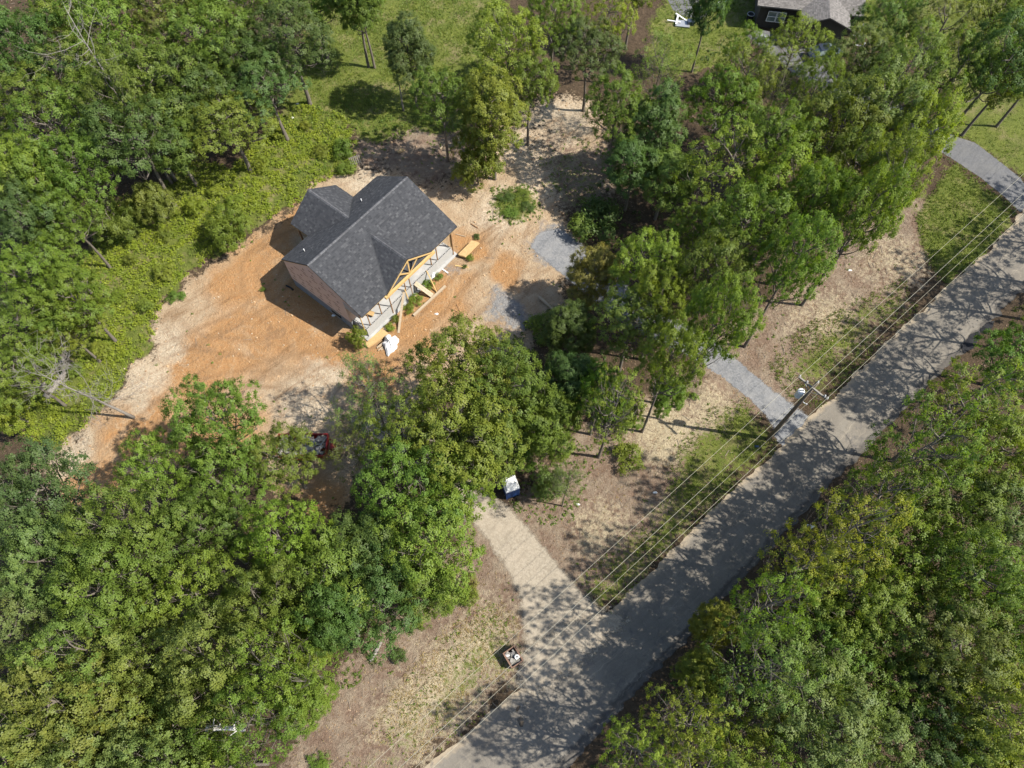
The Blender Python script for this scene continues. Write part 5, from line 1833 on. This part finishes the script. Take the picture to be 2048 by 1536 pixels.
# upper left wood
base_at('open', 345, 367, 3.4, 16, 'mid', 'tall tree with pale foot at the weed bank, bare white limbs above its leaves', GU)
base_at('oval', 180, 490, 2.6, 13, 'mid', 'slim tree with grey foot at the lower edge of the upper left wood', GU)
base_at('oval', 449, 130, 2.6, 13, 'mid', 'slim leaning tree with a pale trunk foot right of the upper left middle', GU)
for kind, u, v, r_, h_, col, label in (
    ('broad', 570, 60, 3.8, 12, 'dark', 'dark green tree at the left edge of the meadow'),
    ('broad', 530, 160, 3.4, 10, 'blue', 'cool dark bushy tree at the lower left edge of the meadow'),
    ('broad', 450, 235, 3.6, 9.5, 'fresh', 'bright green rounded tree leaning out over the weed bank'),
    ('broad', 400, 60, 3.8, 13, 'mid', 'green crown at the top edge of the upper left wood'),
    ('broad', 290, 140, 4.0, 14, 'mid', 'green crown under the bare white limbs in the upper left wood'),
    ('broad', 255, 260, 3.6, 13, 'blue', 'cool green crown on the trunk side of the bare white limbs'),
    ('broad', 370, 160, 3.2, 12, 'dark', 'dark green crown between the bare limbs and the bright rounded tree'),
    ('open', 100, 240, 3.8, 13, 'mid', 'green crown with bare grey twigs near the left edge, upper part'),
    ('broad', 150, 330, 3.6, 12, 'mid', 'green crown above the slim tree with grey foot'),
    ('broad', 30, 330, 3.8, 13, 'fresh', 'bright green crown at the left edge level with the house roof'),
    ('broad', 50, 430, 3.6, 12, 'blue', 'cool green crown at the left edge above the slim tree foot'),
    ('broad', 120, 420, 3.2, 11, 'mid', 'green crown just left of the slim tree with grey foot'),
    ('broad', 60, 540, 3.6, 11, 'fresh', 'bright green crown at the left edge below the slim tree foot'),
    ('broad', 140, 590, 3.4, 10, 'mid', 'green crown bordering the weed bank, upper of the two above the dead tree'),
    ('broad', 40, 640, 3.4, 10, 'mid', 'green crown at the left edge above the dead leaning tree'),
    ('broad', 120, 650, 2.8, 8, 'fresh', 'bright green crown right above the dead leaning tree'),
    ('broad', 30, 740, 3.2, 9, 'fresh', 'bright green crown at the left edge level with the dead leaning tree'),
    ('low', 5, 810, 2.2, 5, 'yel', 'yellow green small tree at the left edge beside the pale log'),
    ('broad', 200, 40, 3.8, 14, 'fresh', 'green crown at the top edge left of the upper left middle'),
    ('broad', 40, 80, 3.8, 14, 'dark', 'dark green crown in the upper left corner'),
    ('open', 120, 120, 3.6, 13, 'olive', 'olive half bare crown in front of the upper left corner'),
    ('broad', 320, -10, 3.6, 14, 'olive', 'olive crown cut by the top edge over the bare limbs'),
    ('broad', 480, -10, 3.6, 13, 'mid', 'green crown cut by the top edge left of the meadow'),
    ('broad', 210, 190, 3.6, 12, 'mid', 'green crown left of the cool green one by the bare white limbs'),
    ('broad', 30, 190, 3.6, 12, 'mid', 'green crown at the left edge above the bright one level with the roof'),
    ('broad', 470, 110, 3.2, 11, 'dark', 'dark green crown right of the slim leaning tree at the upper left'),
    ('broad', 620, -20, 3.0, 11, 'mid', 'green crown cut by the top edge at the meadow corner'),
    ('broad', 130, 10, 3.6, 13, 'fresh', 'bright green crown at the top edge near the upper left corner'),
    ('broad', 100, 500, 3.0, 9, 'mid', 'green crown just below the slim tree foot in the left wood'),
    ('oval', 330, 260, 2.6, 10, 'mid', 'green crown behind the tall tree with pale foot, on its right'),
    ('broad', 420, 150, 3.0, 10, 'fresh', 'fresh green crown left of the bright rounded tree at the weed bank'),
    ('low', 300, 400, 2.2, 5.0, 'olive', 'small olive tree on the weed bank right of the pale trunk foot'),
    ('low', 215, 430, 2.4, 5.5, 'mid', 'small rounded tree between the two pale trunk feet on the weed bank'),
):
    crown_at(kind, u, v, r_ * (1.0 if kind == 'low' else 1.2 if v < 330 else 0.95), h_ * 1.05, col, label, GU)
crown_at('low', 450, 450, 2.4, 4.6, 'fresh', 'lone bright small tree on the weed bank left of the clay yard', GU)
crown_at('low', 712, 672, 1.0, 2.6, 'fresh', 'small leafy sapling at the left front corner of the house', GC)
# lower right wood
for kind, u, v, r_, h_, col, label in (
    ('deep', 1965, 790, 3.6, 15, 'fresh', 'bright green crown at the right edge, first below the black road patch'),
    ('broad', 2040, 720, 3.6, 14, 'mid', 'green crown cut by the right edge opposite the black road patch'),
    ('deep', 1880, 880, 3.5, 19, 'mid', 'green crown second down the road from the black road patch'),
    ('broad', 2000, 900, 3.8, 15, 'fresh', 'bright green crown at the right edge, second row from the road'),
    ('deep', 1790, 985, 3.3, 15.5, 'mid', 'green crown opposite the gravel drive mouth, at the road edge'),
    ('broad', 1910, 1000, 3.8, 15, 'mid', 'green crown behind the one opposite the gravel drive mouth'),
    ('broad', 2025, 1030, 3.6, 15, 'pale', 'grey green crown at the right edge, level with the portable toilet'),
    ('deep', 1720, 1060, 3.2, 18, 'yel', 'yellow green crown leaning over the dark road shoulder, with pale twigs'),
    ('broad', 1840, 1110, 4.0, 15, 'fresh', 'bright green broad crown in the middle of the lower right wood'),
    ('broad', 1960, 1150, 3.8, 15, 'mid', 'green crown right of the bright broad one in the lower right wood'),
    ('deep', 1620, 1130, 3.0, 15, 'yel', 'yellow green crown leaning over the road shoulder near the white sign'),
    ('broad', 1710, 1180, 3.6, 15, 'fresh', 'bright green crown one row behind the crown near the white sign'),
    ('deep', 1560, 1210, 2.8, 17, 'fresh', 'bright green crown at the road edge, next below the white sign'),
    ('broad', 1800, 1250, 4.0, 15, 'mid', 'broad green crown left of the dark hollow in the lower right wood'),
    ('broad', 1920, 1290, 3.6, 14, 'pale', 'grey green crown above the dark hollow in the lower right wood'),
    ('broad', 1650, 1290, 3.6, 14, 'mid', 'green crown third row from the road in the lower right wood'),
    ('oval', 1440, 1250, 1.7, 8, 'yel', 'small bright tree leaning out alone over the road edge'),
    ('oval', 1410, 1345, 1.7, 8, 'fresh', 'second small bright tree over the road edge, below the lone one'),
    ('deep', 1530, 1330, 3.2, 16, 'pale', 'grey green fine leaved crown near the road in the lower right wood'),
    ('broad', 1640, 1410, 4.0, 15, 'pale', 'grey green large crown near the bottom of the lower right wood'),
    ('broad', 1770, 1380, 3.4, 13, 'mid', 'green crown below the dark hollow in the lower right wood'),
    ('broad', 1880, 1440, 3.6, 12, 'dark', 'dark shaded crown below the dark hollow, near the bottom edge'),
    ('broad', 2010, 1420, 3.8, 14, 'yel', 'yellow green crown at the right edge near the corner'),
    ('broad', 2030, 1250, 3.0, 13, 'mid', 'green crown at the right edge above the dark hollow'),
    ('deep', 1390, 1440, 2.7, 14, 'yel', 'yellow green crown at the road edge near the bottom'),
    ('open', 1500, 1440, 3.4, 13, 'fresh', 'bright green crown behind the yellow green one near the bottom'),
    ('deep', 1280, 1500, 2.5, 14, 'yel', 'yellow green crown cut by the bottom edge beside the road'),
    ('deep', 1390, 1545, 2.9, 15, 'fresh', 'bright green crown cut by the bottom edge, second from the road'),
    ('open', 1520, 1555, 3.4, 13, 'mid', 'green crown cut by the bottom edge in the middle of the right wood'),
    ('broad', 1740, 1500, 3.6, 14, 'pale', 'grey green crown cut by the bottom edge left of the dark one'),
    ('broad', 1960, 1545, 3.6, 13, 'fresh', 'bright green crown in the lower right corner'),
):
    crown_at(kind, u, v, r_ * (0.96 if h_ > 9 else 1), h_ * (1.2 if kind == 'deep' else random.uniform(0.82, 1.08) if h_ > 9 else 1.1), col, label, GR)

for u, v, r_, h_, label in ((1968, 768, 3.4, 14.5, 'tree at the right edge standing in dark roadside growth by the black patch'), (2015, 702, 3.4, 17, 'tree cut by the right edge, next up the road from the black patch'),
                          (2066, 640, 3.5, 14.5, 'tree beyond the right edge, shading the road above the black patch'), (2120, 575, 3.6, 17, 'tree beyond the right edge, second one above the black patch'),
                          (2185, 508, 3.6, 15.5, 'tree beyond the right edge opposite the asphalt drive'), (2262, 430, 3.6, 17, 'farthest tree beyond the right edge along the road'), (2180, 610, 3.6, 19, 'tree beyond the right edge in the second row from the road')):
    base_at('deep', u, v, r_, h_ * 1.15, 'mid', label, GR)

# bushes and weeds one can count
for u, v, r_, h_, col, label in (
    (1256, 916, 1.25, 1.5, 'fresh', 'leafy bush standing alone on the brown bank'),
    (935, 1193, 0.8, 1.1, 'fresh', 'round green bush on the brown strip left of the dirt drive mouth'),
    (938, 1166, 0.7, 0.9, 'rust', 'reddish tipped bush just above the round one on the brown strip'),
    (834, 1243, 0.6, 0.8, 'yel', 'small yellow green bush at the wood edge on the brown strip'),
    (801, 1314, 0.6, 0.9, 'dark', 'small dark round bush on the brown strip right of the pale log'),
    (640, 1520, 0.8, 0.5, 'mid', 'flat tuft of weeds on the brown strip near the bottom edge'),
    (1196, 445, 2.2, 3.0, 'dark', 'big dark bush at the right edge of the clearing'),
    (1170, 455, 1.5, 2.2, 'mid', 'smaller bush at the foot of the big dark bush'),
    (1012, 395, 0.9, 0.35, 'dark', 'low bush on the round mound, its upper left one'),
    (1045, 398, 0.8, 0.35, 'mid', 'low bush on the round mound, its upper right one'),
    (1020, 428, 0.8, 0.35, 'mid', 'low bush on the round mound, its lower left one'),
    (1052, 422, 0.7, 0.35, 'dark', 'low bush on the round mound, its lower right one'),
    (780, 655, 0.45, 0.6, 'fresh', 'weed clump against the porch wall near its left end'),
    (793, 637, 0.45, 0.6, 'mid', 'second weed clump from the left along the porch wall'),
    (815, 618, 0.6, 0.6, 'fresh', 'weed clump along the porch wall left of the plank ramp'),
    (832, 600, 0.6, 0.7, 'fresh', 'weed clump under the plank ramp'),
    (858, 570, 0.6, 0.7, 'mid', 'weed clump right of the plank ramp'),
    (876, 553, 0.45, 0.5, 'olive', 'weed clump next to the white bag at the porch wall'),
    (953, 474, 0.35, 0.4, 'dark', 'tiny round weed on bare soil right of the house'),
    (940, 515, 0.4, 0.5, 'mid', 'weed at the lower side of the plywood stack'),
    (928, 533, 0.25, 0.3, 'dark', 'tiny weed on the clay below the plywood stack'),
    (685, 300, 1.1, 1.6, 'mid', 'dark bush above the pallet behind the house'),
    (690, 335, 1.0, 1.3, 'fresh', 'bush beside the pallet behind the house'),
    (525, 578, 0.3, 0.35, 'mid', 'tiny weed on the clay above the house shadow'),
    (345, 596, 0.6, 0.6, 'mid', 'weed clump alone on the pale clay edge, left one'),
    (362, 594, 0.5, 0.5, 'mid', 'weed clump alone on the pale clay edge, right one'),
    (1388, 795, 0.4, 0.5, 'fresh', 'weed on the foot of the sand heap'),
    (1085, 655, 1.4, 1.2, 'mid', 'low leafy bush under the fallen log by the gravel'),
    (1105, 670, 1.3, 1.2, 'dark', 'dark low bush right below the fallen log'),
):
    p = G(u, v, h_ * 0.4)
    plant('bush', p[0], p[1], r_, h_, col, label, None, 'bush', 'bush')

rsap = np.random.default_rng(5)
for u, v, lab in ((190, 640, 'just right of the lower left crowns'), (235, 590, 'halfway between the left wood and the clay yard'), (150, 740, 'next to the twigs of the dead leaning tree'), (260, 520, 'below the small rounded tree by the trunk feet'),
                  (330, 470, 'left of the lone bright small tree'), (395, 420, 'just above the lone bright small tree'), (520, 330, 'straight left of the roof wing, far from the wall'), (470, 400, 'upper right of the lone bright small tree'),
                  (560, 270, 'below the cool dark bushy tree at the meadow edge'), (610, 250, 'at the meadow end of the bank'), (330, 545, 'near the clay edge beside the two weed clumps'), (200, 700, 'near the clay edge above the dead leaning tree'),
                  (640, 300, 'behind the roof wing near the pallet bushes'), (430, 380, 'under the bright rounded tree at the bank'), (290, 610, 'at the clay edge left of the weed clumps')):
    p = G(u, v, 0.6)
    s_ = rsap.uniform(0.6, 1.1)
    plant('low', p[0], p[1], s_, s_ * rsap.uniform(1.1, 1.9), ('fresh', 'yel', 'yel')[int(rsap.integers(0, 3))], 'sapling in the weed bank, ' + lab, 'saplings in the weed bank', 'sapling', 'sapling')

# ------------------------------------------------------------------ dead trees, logs
def dead_tree(name, base, h_, r0, seed, label, tilt=(0, 0), spread=0.55, n1=12, z1=0.35, cat='dead tree', sub=5):
    r = np.random.default_rng(seed)
    o = empty(name, (base[0], base[1], float(gz(base[0], base[1]))), 0, label, cat)
    top = np.array([tilt[0], tilt[1], h_])
    k = 8
    pts = [top * t + np.array([0.1 * math.sin(6 * t + seed), 0.1 * math.cos(5 * t), 0]) * t * h_ / 8 for t in np.linspace(0, 1, k)]
    pts[0][2] = -0.2
    m = MB()
    m.tube(pts, [r0 * (1.0 - 0.85 * i / (k - 1)) * (1.25 if i == 0 else 1) for i in range(k)], 7)
    part('trunk', m, M_DEADW, o, smooth=True)
    m = MB()

    def grow(p, d, ln, rr, lev):
        q = p + d * ln
        cp = curve_pts(p, q, r, 5, 0.1)
        m.tube(cp, np.linspace(rr, max(rr * 0.25, 0.006), 5), 4 if lev else 5, cap=False)
        if lev < 3:
            for _ in range(sub - lev):
                t = r.integers(1, 5)
                dd = norm(d + r.normal(size=3) * 0.62)
                grow(cp[t], dd, ln * r.uniform(0.3, 0.6), max(rr * 0.42, 0.009), lev + 1)
    for i in range(n1):
        t = r.uniform(z1, 1.0)
        p = np.array([np.interp(t, np.linspace(0, 1, k), [q[c] for q in pts]) for c in range(3)])
        a = r.uniform(0, 6.28)
        d = norm(np.array([math.cos(a), math.sin(a), r.uniform(0.1, 0.9)]))
        grow(p, d, h_ * spread * r.uniform(0.3, 0.7) * (1.15 - 0.6 * t), r0 * 0.17, 1)
    part('branches', m, M_DEADW, o)
    return o


dead_tree('dead_tree', G(268, 835), 9.5, 0.15, 5, 'dead grey leaning tree with a mass of bare twigs left of the clay yard', tilt=(-2.6, -0.4), spread=0.72, n1=26, z1=0.35, sub=6)
dead_tree('dead_tree', G(352, 362), 20.0, 0.17, 6, 'tall snag of bare white limbs rising over the upper left wood', spread=0.6, n1=9, z1=0.62, tilt=(-1.0, 1.0), sub=4)
dead_tree('dead_tree', G(120, 330), 15.0, 0.18, 9, 'bare grey snag among crowns near the left edge', spread=0.45, n1=9, z1=0.5, sub=4)
dead_tree('dead_tree', G(807, 222), 6.2, 0.12, 11, 'slim bare dead tree standing alone in the meadow shade behind the house', spread=0.4, n1=9, z1=0.3, sub=3)
dead_tree('dead_tree', G(1398, 440), 11.0, 0.14, 12, 'bare grey snag in a gap of the upper right wood', spread=0.5, n1=12, z1=0.4, sub=5)
dead_tree('dead_tree', G(930, 1400), 0.9, 0.02, 14, 'little dry twiggy shrub on the pale strip near the bottom edge', spread=0.8, n1=8, z1=0.2, sub=3, cat='dead shrub')
dead_tree('dead_tree', G(240, 20), 17.0, 0.2, 15, 'bare forked pale snag at the top edge of the upper left wood', spread=0.4, n1=8, z1=0.55, sub=4)


def log(px0, px1, r0, r1, mat, label, z=None, name='fallen_log', stubs=3):
    p, q = G(*px0, z or 0.0), G(*px1, z or 0.0)
    p[2] += r0 * 0.9 + float(gz(p[0], p[1]))
    q[2] += r1 * 0.9 + float(gz(q[0], q[1]))
    m = MB()
    cp = curve_pts(p, q, np.random.default_rng(int(px0[0])), 7, 0.02)
    cp[:, 2] = np.linspace(p[2], q[2], 7)
    m.tube(cp, np.linspace(r0, r1, 7), 9)
    for k in range(stubs):
        c = cp[1 + (k * 2) % 5]
        d = norm(np.array([math.sin(k * 2.1 + px0[0]), math.cos(k * 1.7), 0.9]))
        m.tube([c, c + d * (r0 * 4)], [r0 * 0.35, r0 * 0.12], 5)
    return solo(name, m, mat, label, 'log', smooth=True)


log((95, 797), (150, 727), 0.32, 0.24, M_DEADW, 'thickest pale fallen log beside the dead leaning tree')
log((84, 780), (139, 711), 0.22, 0.15, M_DEADW, 'second pale log lying close along the thickest one')
log((74, 776), (128, 716), 0.14, 0.1, M_DEADW, 'thin pale log on the wood side of the two thicker logs')
log((13, 836), (92, 752), 0.2, 0.1, M_DEADW, 'long pale log at the left edge below the dead leaning tree')
log((18, 868), (62, 808), 0.07, 0.04, M_DEADW, 'thin bare fallen limb near the left edge below the long pale log', stubs=5)
log((1078, 595), (1121, 635), 0.16, 0.13, M_GREYWOOD, 'straight grey log lying in weeds right of the gravel patch')
log((741, 1322), (763, 1284), 0.16, 0.12, M_DEADW, 'short pale log at the wood edge above the brown strip')
log((1455, 645), (1484, 668), 0.07, 0.05, M_BARK, 'thin dark fallen branch on the bank above the gravel drive')
log((1489, 652), (1482, 690), 0.06, 0.04, M_BARK, 'short dark fallen branch at the foot of the tree by the gravel drive')
log((1620, 790), (1642, 800), 0.03, 0.02, M_BARK, 'short twig lying on the grass by the crossarm shadow')
log((205, 455), (225, 440), 0.1, 0.08, M_DEADW, 'short pale log on the weed bank between the two trunk feet')
log((1000, 1420), (985, 1405), 0.04, 0.03, M_BARK, 'dark twig on the pale verge near the road bottom')
log((415, 1457), (492, 1460), 0.17, 0.1, M_LIMB, 'bare white limb among the crowns near the bottom edge', z=13.2, stubs=5)
log((1262, 1215 - 900), (1290, 300), 0.06, 0.05, M_GREYWOOD, 'grey branch on the ground at the right side of the clearing')
log((880, 300), (892, 288), 0.1, 0.08, M_GREYWOOD, 'greyish log in the shade behind the house, near the rounded bright tree')

# ------------------------------------------------------------------ ground cover nobody could count
def scatter(poly, n, r, prob=None):
    lo, hi = poly.min(0), poly.max(0)
    P = r.uniform(lo, hi, (n, 2))
    ok = sdist(poly, P[:, 0], P[:, 1]) > -0.25 + 0.5 * wob(P[:, 0], P[:, 1], 1.2)
    P = P[ok]
    for rp in P_ALLROAD:
        P = P[sdist(rp, P[:, 0], P[:, 1]) < -0.1]
    if prob is not None:
        P = P[r.random(len(P)) < prob(P[:, 0], P[:, 1])]
    c, s = math.cos(HYAW), math.sin(HYAW)
    a = c * (P[:, 0] - HOX) + s * (P[:, 1] - HOY)
    b = s * (P[:, 0] - HOX) - c * (P[:, 1] - HOY)
    return P[~((a > -0.3) & (a < 13.6) & (b > -4.8) & (b < 6.0))]


def clumps(name, P, r, k, rad, hgt, leaf, mat, upb=0.8, vary=True):
    n = len(P)
    z0 = gz(P[:, 0], P[:, 1])
    hh = (0.45 + 0.8 * np.clip(wob(P[:, 0], P[:, 1], 0.7) * 0.5 + 0.5, 0, 1)) if vary else np.ones(n)
    sz = r.uniform(0.6, 1.3, n) * hh
    d = norm(r.normal(size=(n, k, 3)) * (1, 1, 0.7) + (0, 0, 0.4))
    d[..., 2] = np.abs(d[..., 2])
    rr = r.uniform(0.3, 1.0, (n, k, 1))
    Q = np.concatenate([P, z0[:, None]], 1)[:, None, :] + d * rr * np.array([rad, rad, hgt]) * sz[:, None, None] + (0, 0, 0.03)
    N = norm(d * 0.6 + (0, 0, upb) + r.normal(size=(n, k, 3)) * 0.45)
    L = leaf * r.uniform(0.7, 1.3, n * k)
    o = obj(name, quads_mesh(name, leaf_quads(Q.reshape(-1, 3), N.reshape(-1, 3), L, L * 0.62, r), mat))
    o['kind'] = 'stuff'
    return o


def blades(name, P, r, k, hgt, wid, mat):
    """tufts of narrow upright blades"""
    n = len(P)
    z0 = gz(P[:, 0], P[:, 1])
    B = np.concatenate([P, z0[:, None]], 1)[:, None, :] + np.concatenate([r.normal(size=(n, k, 2)) * 0.06, np.zeros((n, k, 1))], -1)
    a = r.uniform(0, 6.28, (n, k))
    lean = r.uniform(0.3, 1.0, (n, k)) * hgt
    h_ = r.uniform(0.5, 1.1, (n, k)) * hgt
    T = B + np.stack([np.cos(a) * lean, np.sin(a) * lean, h_], -1)
    s_ = np.stack([-np.sin(a), np.cos(a), np.zeros_like(a)], -1) * wid
    V = np.stack([B - s_, B + s_, (B + T) / 2 + s_ * 0.8 + (0, 0, .15 * hgt), T], 2).reshape(-1, 4, 3)
    o = obj(name, quads_mesh(name, V, mat))
    o['kind'] = 'stuff'
    return o


rs = np.random.default_rng(99)
thin = lambda s, lo, k=0.0: (lambda x, y: np.clip(lo + 0.75 * wob(x, y, s, k), 0.04, 1))
P = scatter(P_VINE, 8500, rs, thin(0.6, 0.8))
clumps('vine_undergrowth', P, rs, 16, 0.5, 0.65, 0.2, M_KUDZU, 1.5)
blades('bank_grass', scatter(P_VINE, 9000, rs, thin(0.8, 0.5, 1)), rs, 4, 0.28, 0.03, M_GRASS)
blades('meadow_grass', np.concatenate([scatter(P_MEAD, 16000, rs, thin(0.5, 0.75, 2)), scatter(P_LAWN3, 3000, rs)]), rs, 4, 0.22, 0.03, M_GRASS)
clumps('meadow_weeds', scatter(wpoly([(540, 260), (680, 180), (760, 200), (830, 262), (720, 330), (600, 360)]), 700, rs, thin(0.7, 0.5)), rs, 12, 0.35, 0.35, 0.17, M_WEED)
vg = np.concatenate([scatter(P_VERGE, 6500, rs, thin(0.5, 0.55, 1)), scatter(P_VERGE2, 6500, rs, thin(0.5, 0.5, 3)), scatter(P_VERGE3, 4200, rs, thin(0.6, 0.22, 2)), scatter(P_LAWN, 4200, rs), scatter(P_LAWN2, 7000, rs, thin(0.4, 0.6))])
blades('roadside_grass', vg, rs, 4, 0.2, 0.028, M_GRASS)
blades('dry_roadside_grass', np.concatenate([scatter(P_LITTER, 9000, rs, thin(0.6, 0.4, 5)), scatter(P_STRAW, 4000, rs, thin(0.6, 0.6, 5))]), rs, 3, 0.16, 0.022, M_STRAW)
clumps('roadside_weeds', np.concatenate([scatter(P_LITTER, 900, rs, thin(0.6, 0.25, 4)), scatter(wpoly([(1010, 1000), (1060, 930), (1150, 880), (1220, 880), (1180, 960), (1140, 1040), (1070, 1050)]), 420, rs), scatter(wpoly([(600, 1380), (700, 1270), (790, 1270), (740, 1330), (640, 1420)]), 260, rs), scatter(wpoly([(1430, 690), (1500, 640), (1680, 490), (1800, 410), (1820, 430), (1600, 620), (1540, 680)]), 330, rs)]), rs, 9, 0.2, 0.22, 0.13, M_WEED)
clumps('clearing_weeds', np.concatenate([scatter(wpoly([(980, 380), (1060, 370), (1085, 430), (1030, 455), (980, 440)]), 260, rs), scatter(wpoly([(1080, 300), (1190, 260), (1230, 330), (1160, 440), (1100, 420)]), 420, rs, thin(0.8, 0.35)), scatter(wpoly([(800, 250), (1000, 240), (920, 380), (850, 330)]), 260, rs, thin(0.8, 0.3)), scatter(P_DIRT, 1000, rs, thin(0.5, 0.05, 7))]), rs, 9, 0.22, 0.24, 0.14, M_WEED)
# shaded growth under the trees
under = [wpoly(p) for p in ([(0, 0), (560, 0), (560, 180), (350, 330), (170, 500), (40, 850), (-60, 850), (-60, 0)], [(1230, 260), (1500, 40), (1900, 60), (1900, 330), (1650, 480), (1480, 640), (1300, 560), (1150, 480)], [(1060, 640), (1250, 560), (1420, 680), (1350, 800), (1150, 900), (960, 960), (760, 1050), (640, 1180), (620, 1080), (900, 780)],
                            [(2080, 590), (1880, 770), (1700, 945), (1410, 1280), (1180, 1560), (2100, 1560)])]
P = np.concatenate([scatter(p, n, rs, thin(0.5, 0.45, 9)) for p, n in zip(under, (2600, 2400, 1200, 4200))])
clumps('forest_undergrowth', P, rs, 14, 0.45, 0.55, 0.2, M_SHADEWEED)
# fallen leaves and stones
P = np.concatenate([scatter(P_LITTER, 42000, rs, thin(0.4, 0.6, 6)), scatter(under[0], 9000, rs), scatter(under[2], 5000, rs), scatter(under[1], 5000, rs), scatter(under[3], 5000, rs)])
n = len(P)
Q = np.concatenate([P, gz(P[:, 0], P[:, 1])[:, None] + 0.02 + 0.03 * rs.random((n, 1))], 1)
N = norm(rs.normal(size=(n, 3)) * 0.35 + (0, 0, 1))
L = rs.uniform(0.06, 0.19, n)
o = obj('fallen_leaves', quads_mesh('fallen_leaves', leaf_quads(Q, N, L, L * 0.7, rs), M_LITTER))
o['kind'] = 'stuff'
m = MB()
for x, y in np.concatenate([scatter(P_LITTER, 2600, rs, thin(0.5, 0.5, 2)), scatter(P_DIRT, 500, rs, thin(0.5, 0.2, 8)), scatter(under[0], 500, rs), scatter(under[1], 500, rs)]):
    a, ln = rs.uniform(0, 3.14), rs.uniform(0.15, 0.9)
    z = float(gz(x, y)) + 0.03
    m.beam((x - ln * math.cos(a) / 2, y - ln * math.sin(a) / 2, z), (x + ln * math.cos(a) / 2, y + ln * math.sin(a) / 2, z + rs.uniform(0, .08)), rs.uniform(.012, .04), .02)
o = obj('fallen_twigs', m.mesh('fallen_twigs', M_TWIG))
o['kind'] = 'stuff'
for nm_, cnt_, mt_, big_ in (('loose_stones', 2600, M_ROCK, 0.09), ('dirt_clods', 5200, M_CLOD, 0.13)):
  m = MB()
  for x, y in scatter(P_DIRT, cnt_, rs, thin(0.4, 0.45, 3)):
      s_ = 0.03 + big_ * rs.random() ** 3
      z = float(gz(x, y))
      a = rs.uniform(0, 3)
      k = lambda t, f: (x + s_ * f * math.cos(a + t), y + s_ * f * math.sin(a + t) * .8)
      m.hexa([(*k(t, 1.0), z - .02) for t in (0, 1.5, 3.0, 4.6)], [(*k(t + .2, rs.uniform(.4, .8)), z + s_ * rs.uniform(.5, .9)) for t in (0, 1.5, 3.0, 4.6)])
  o = obj(nm_, m.mesh(nm_, mt_))
  o['kind'] = 'stuff'
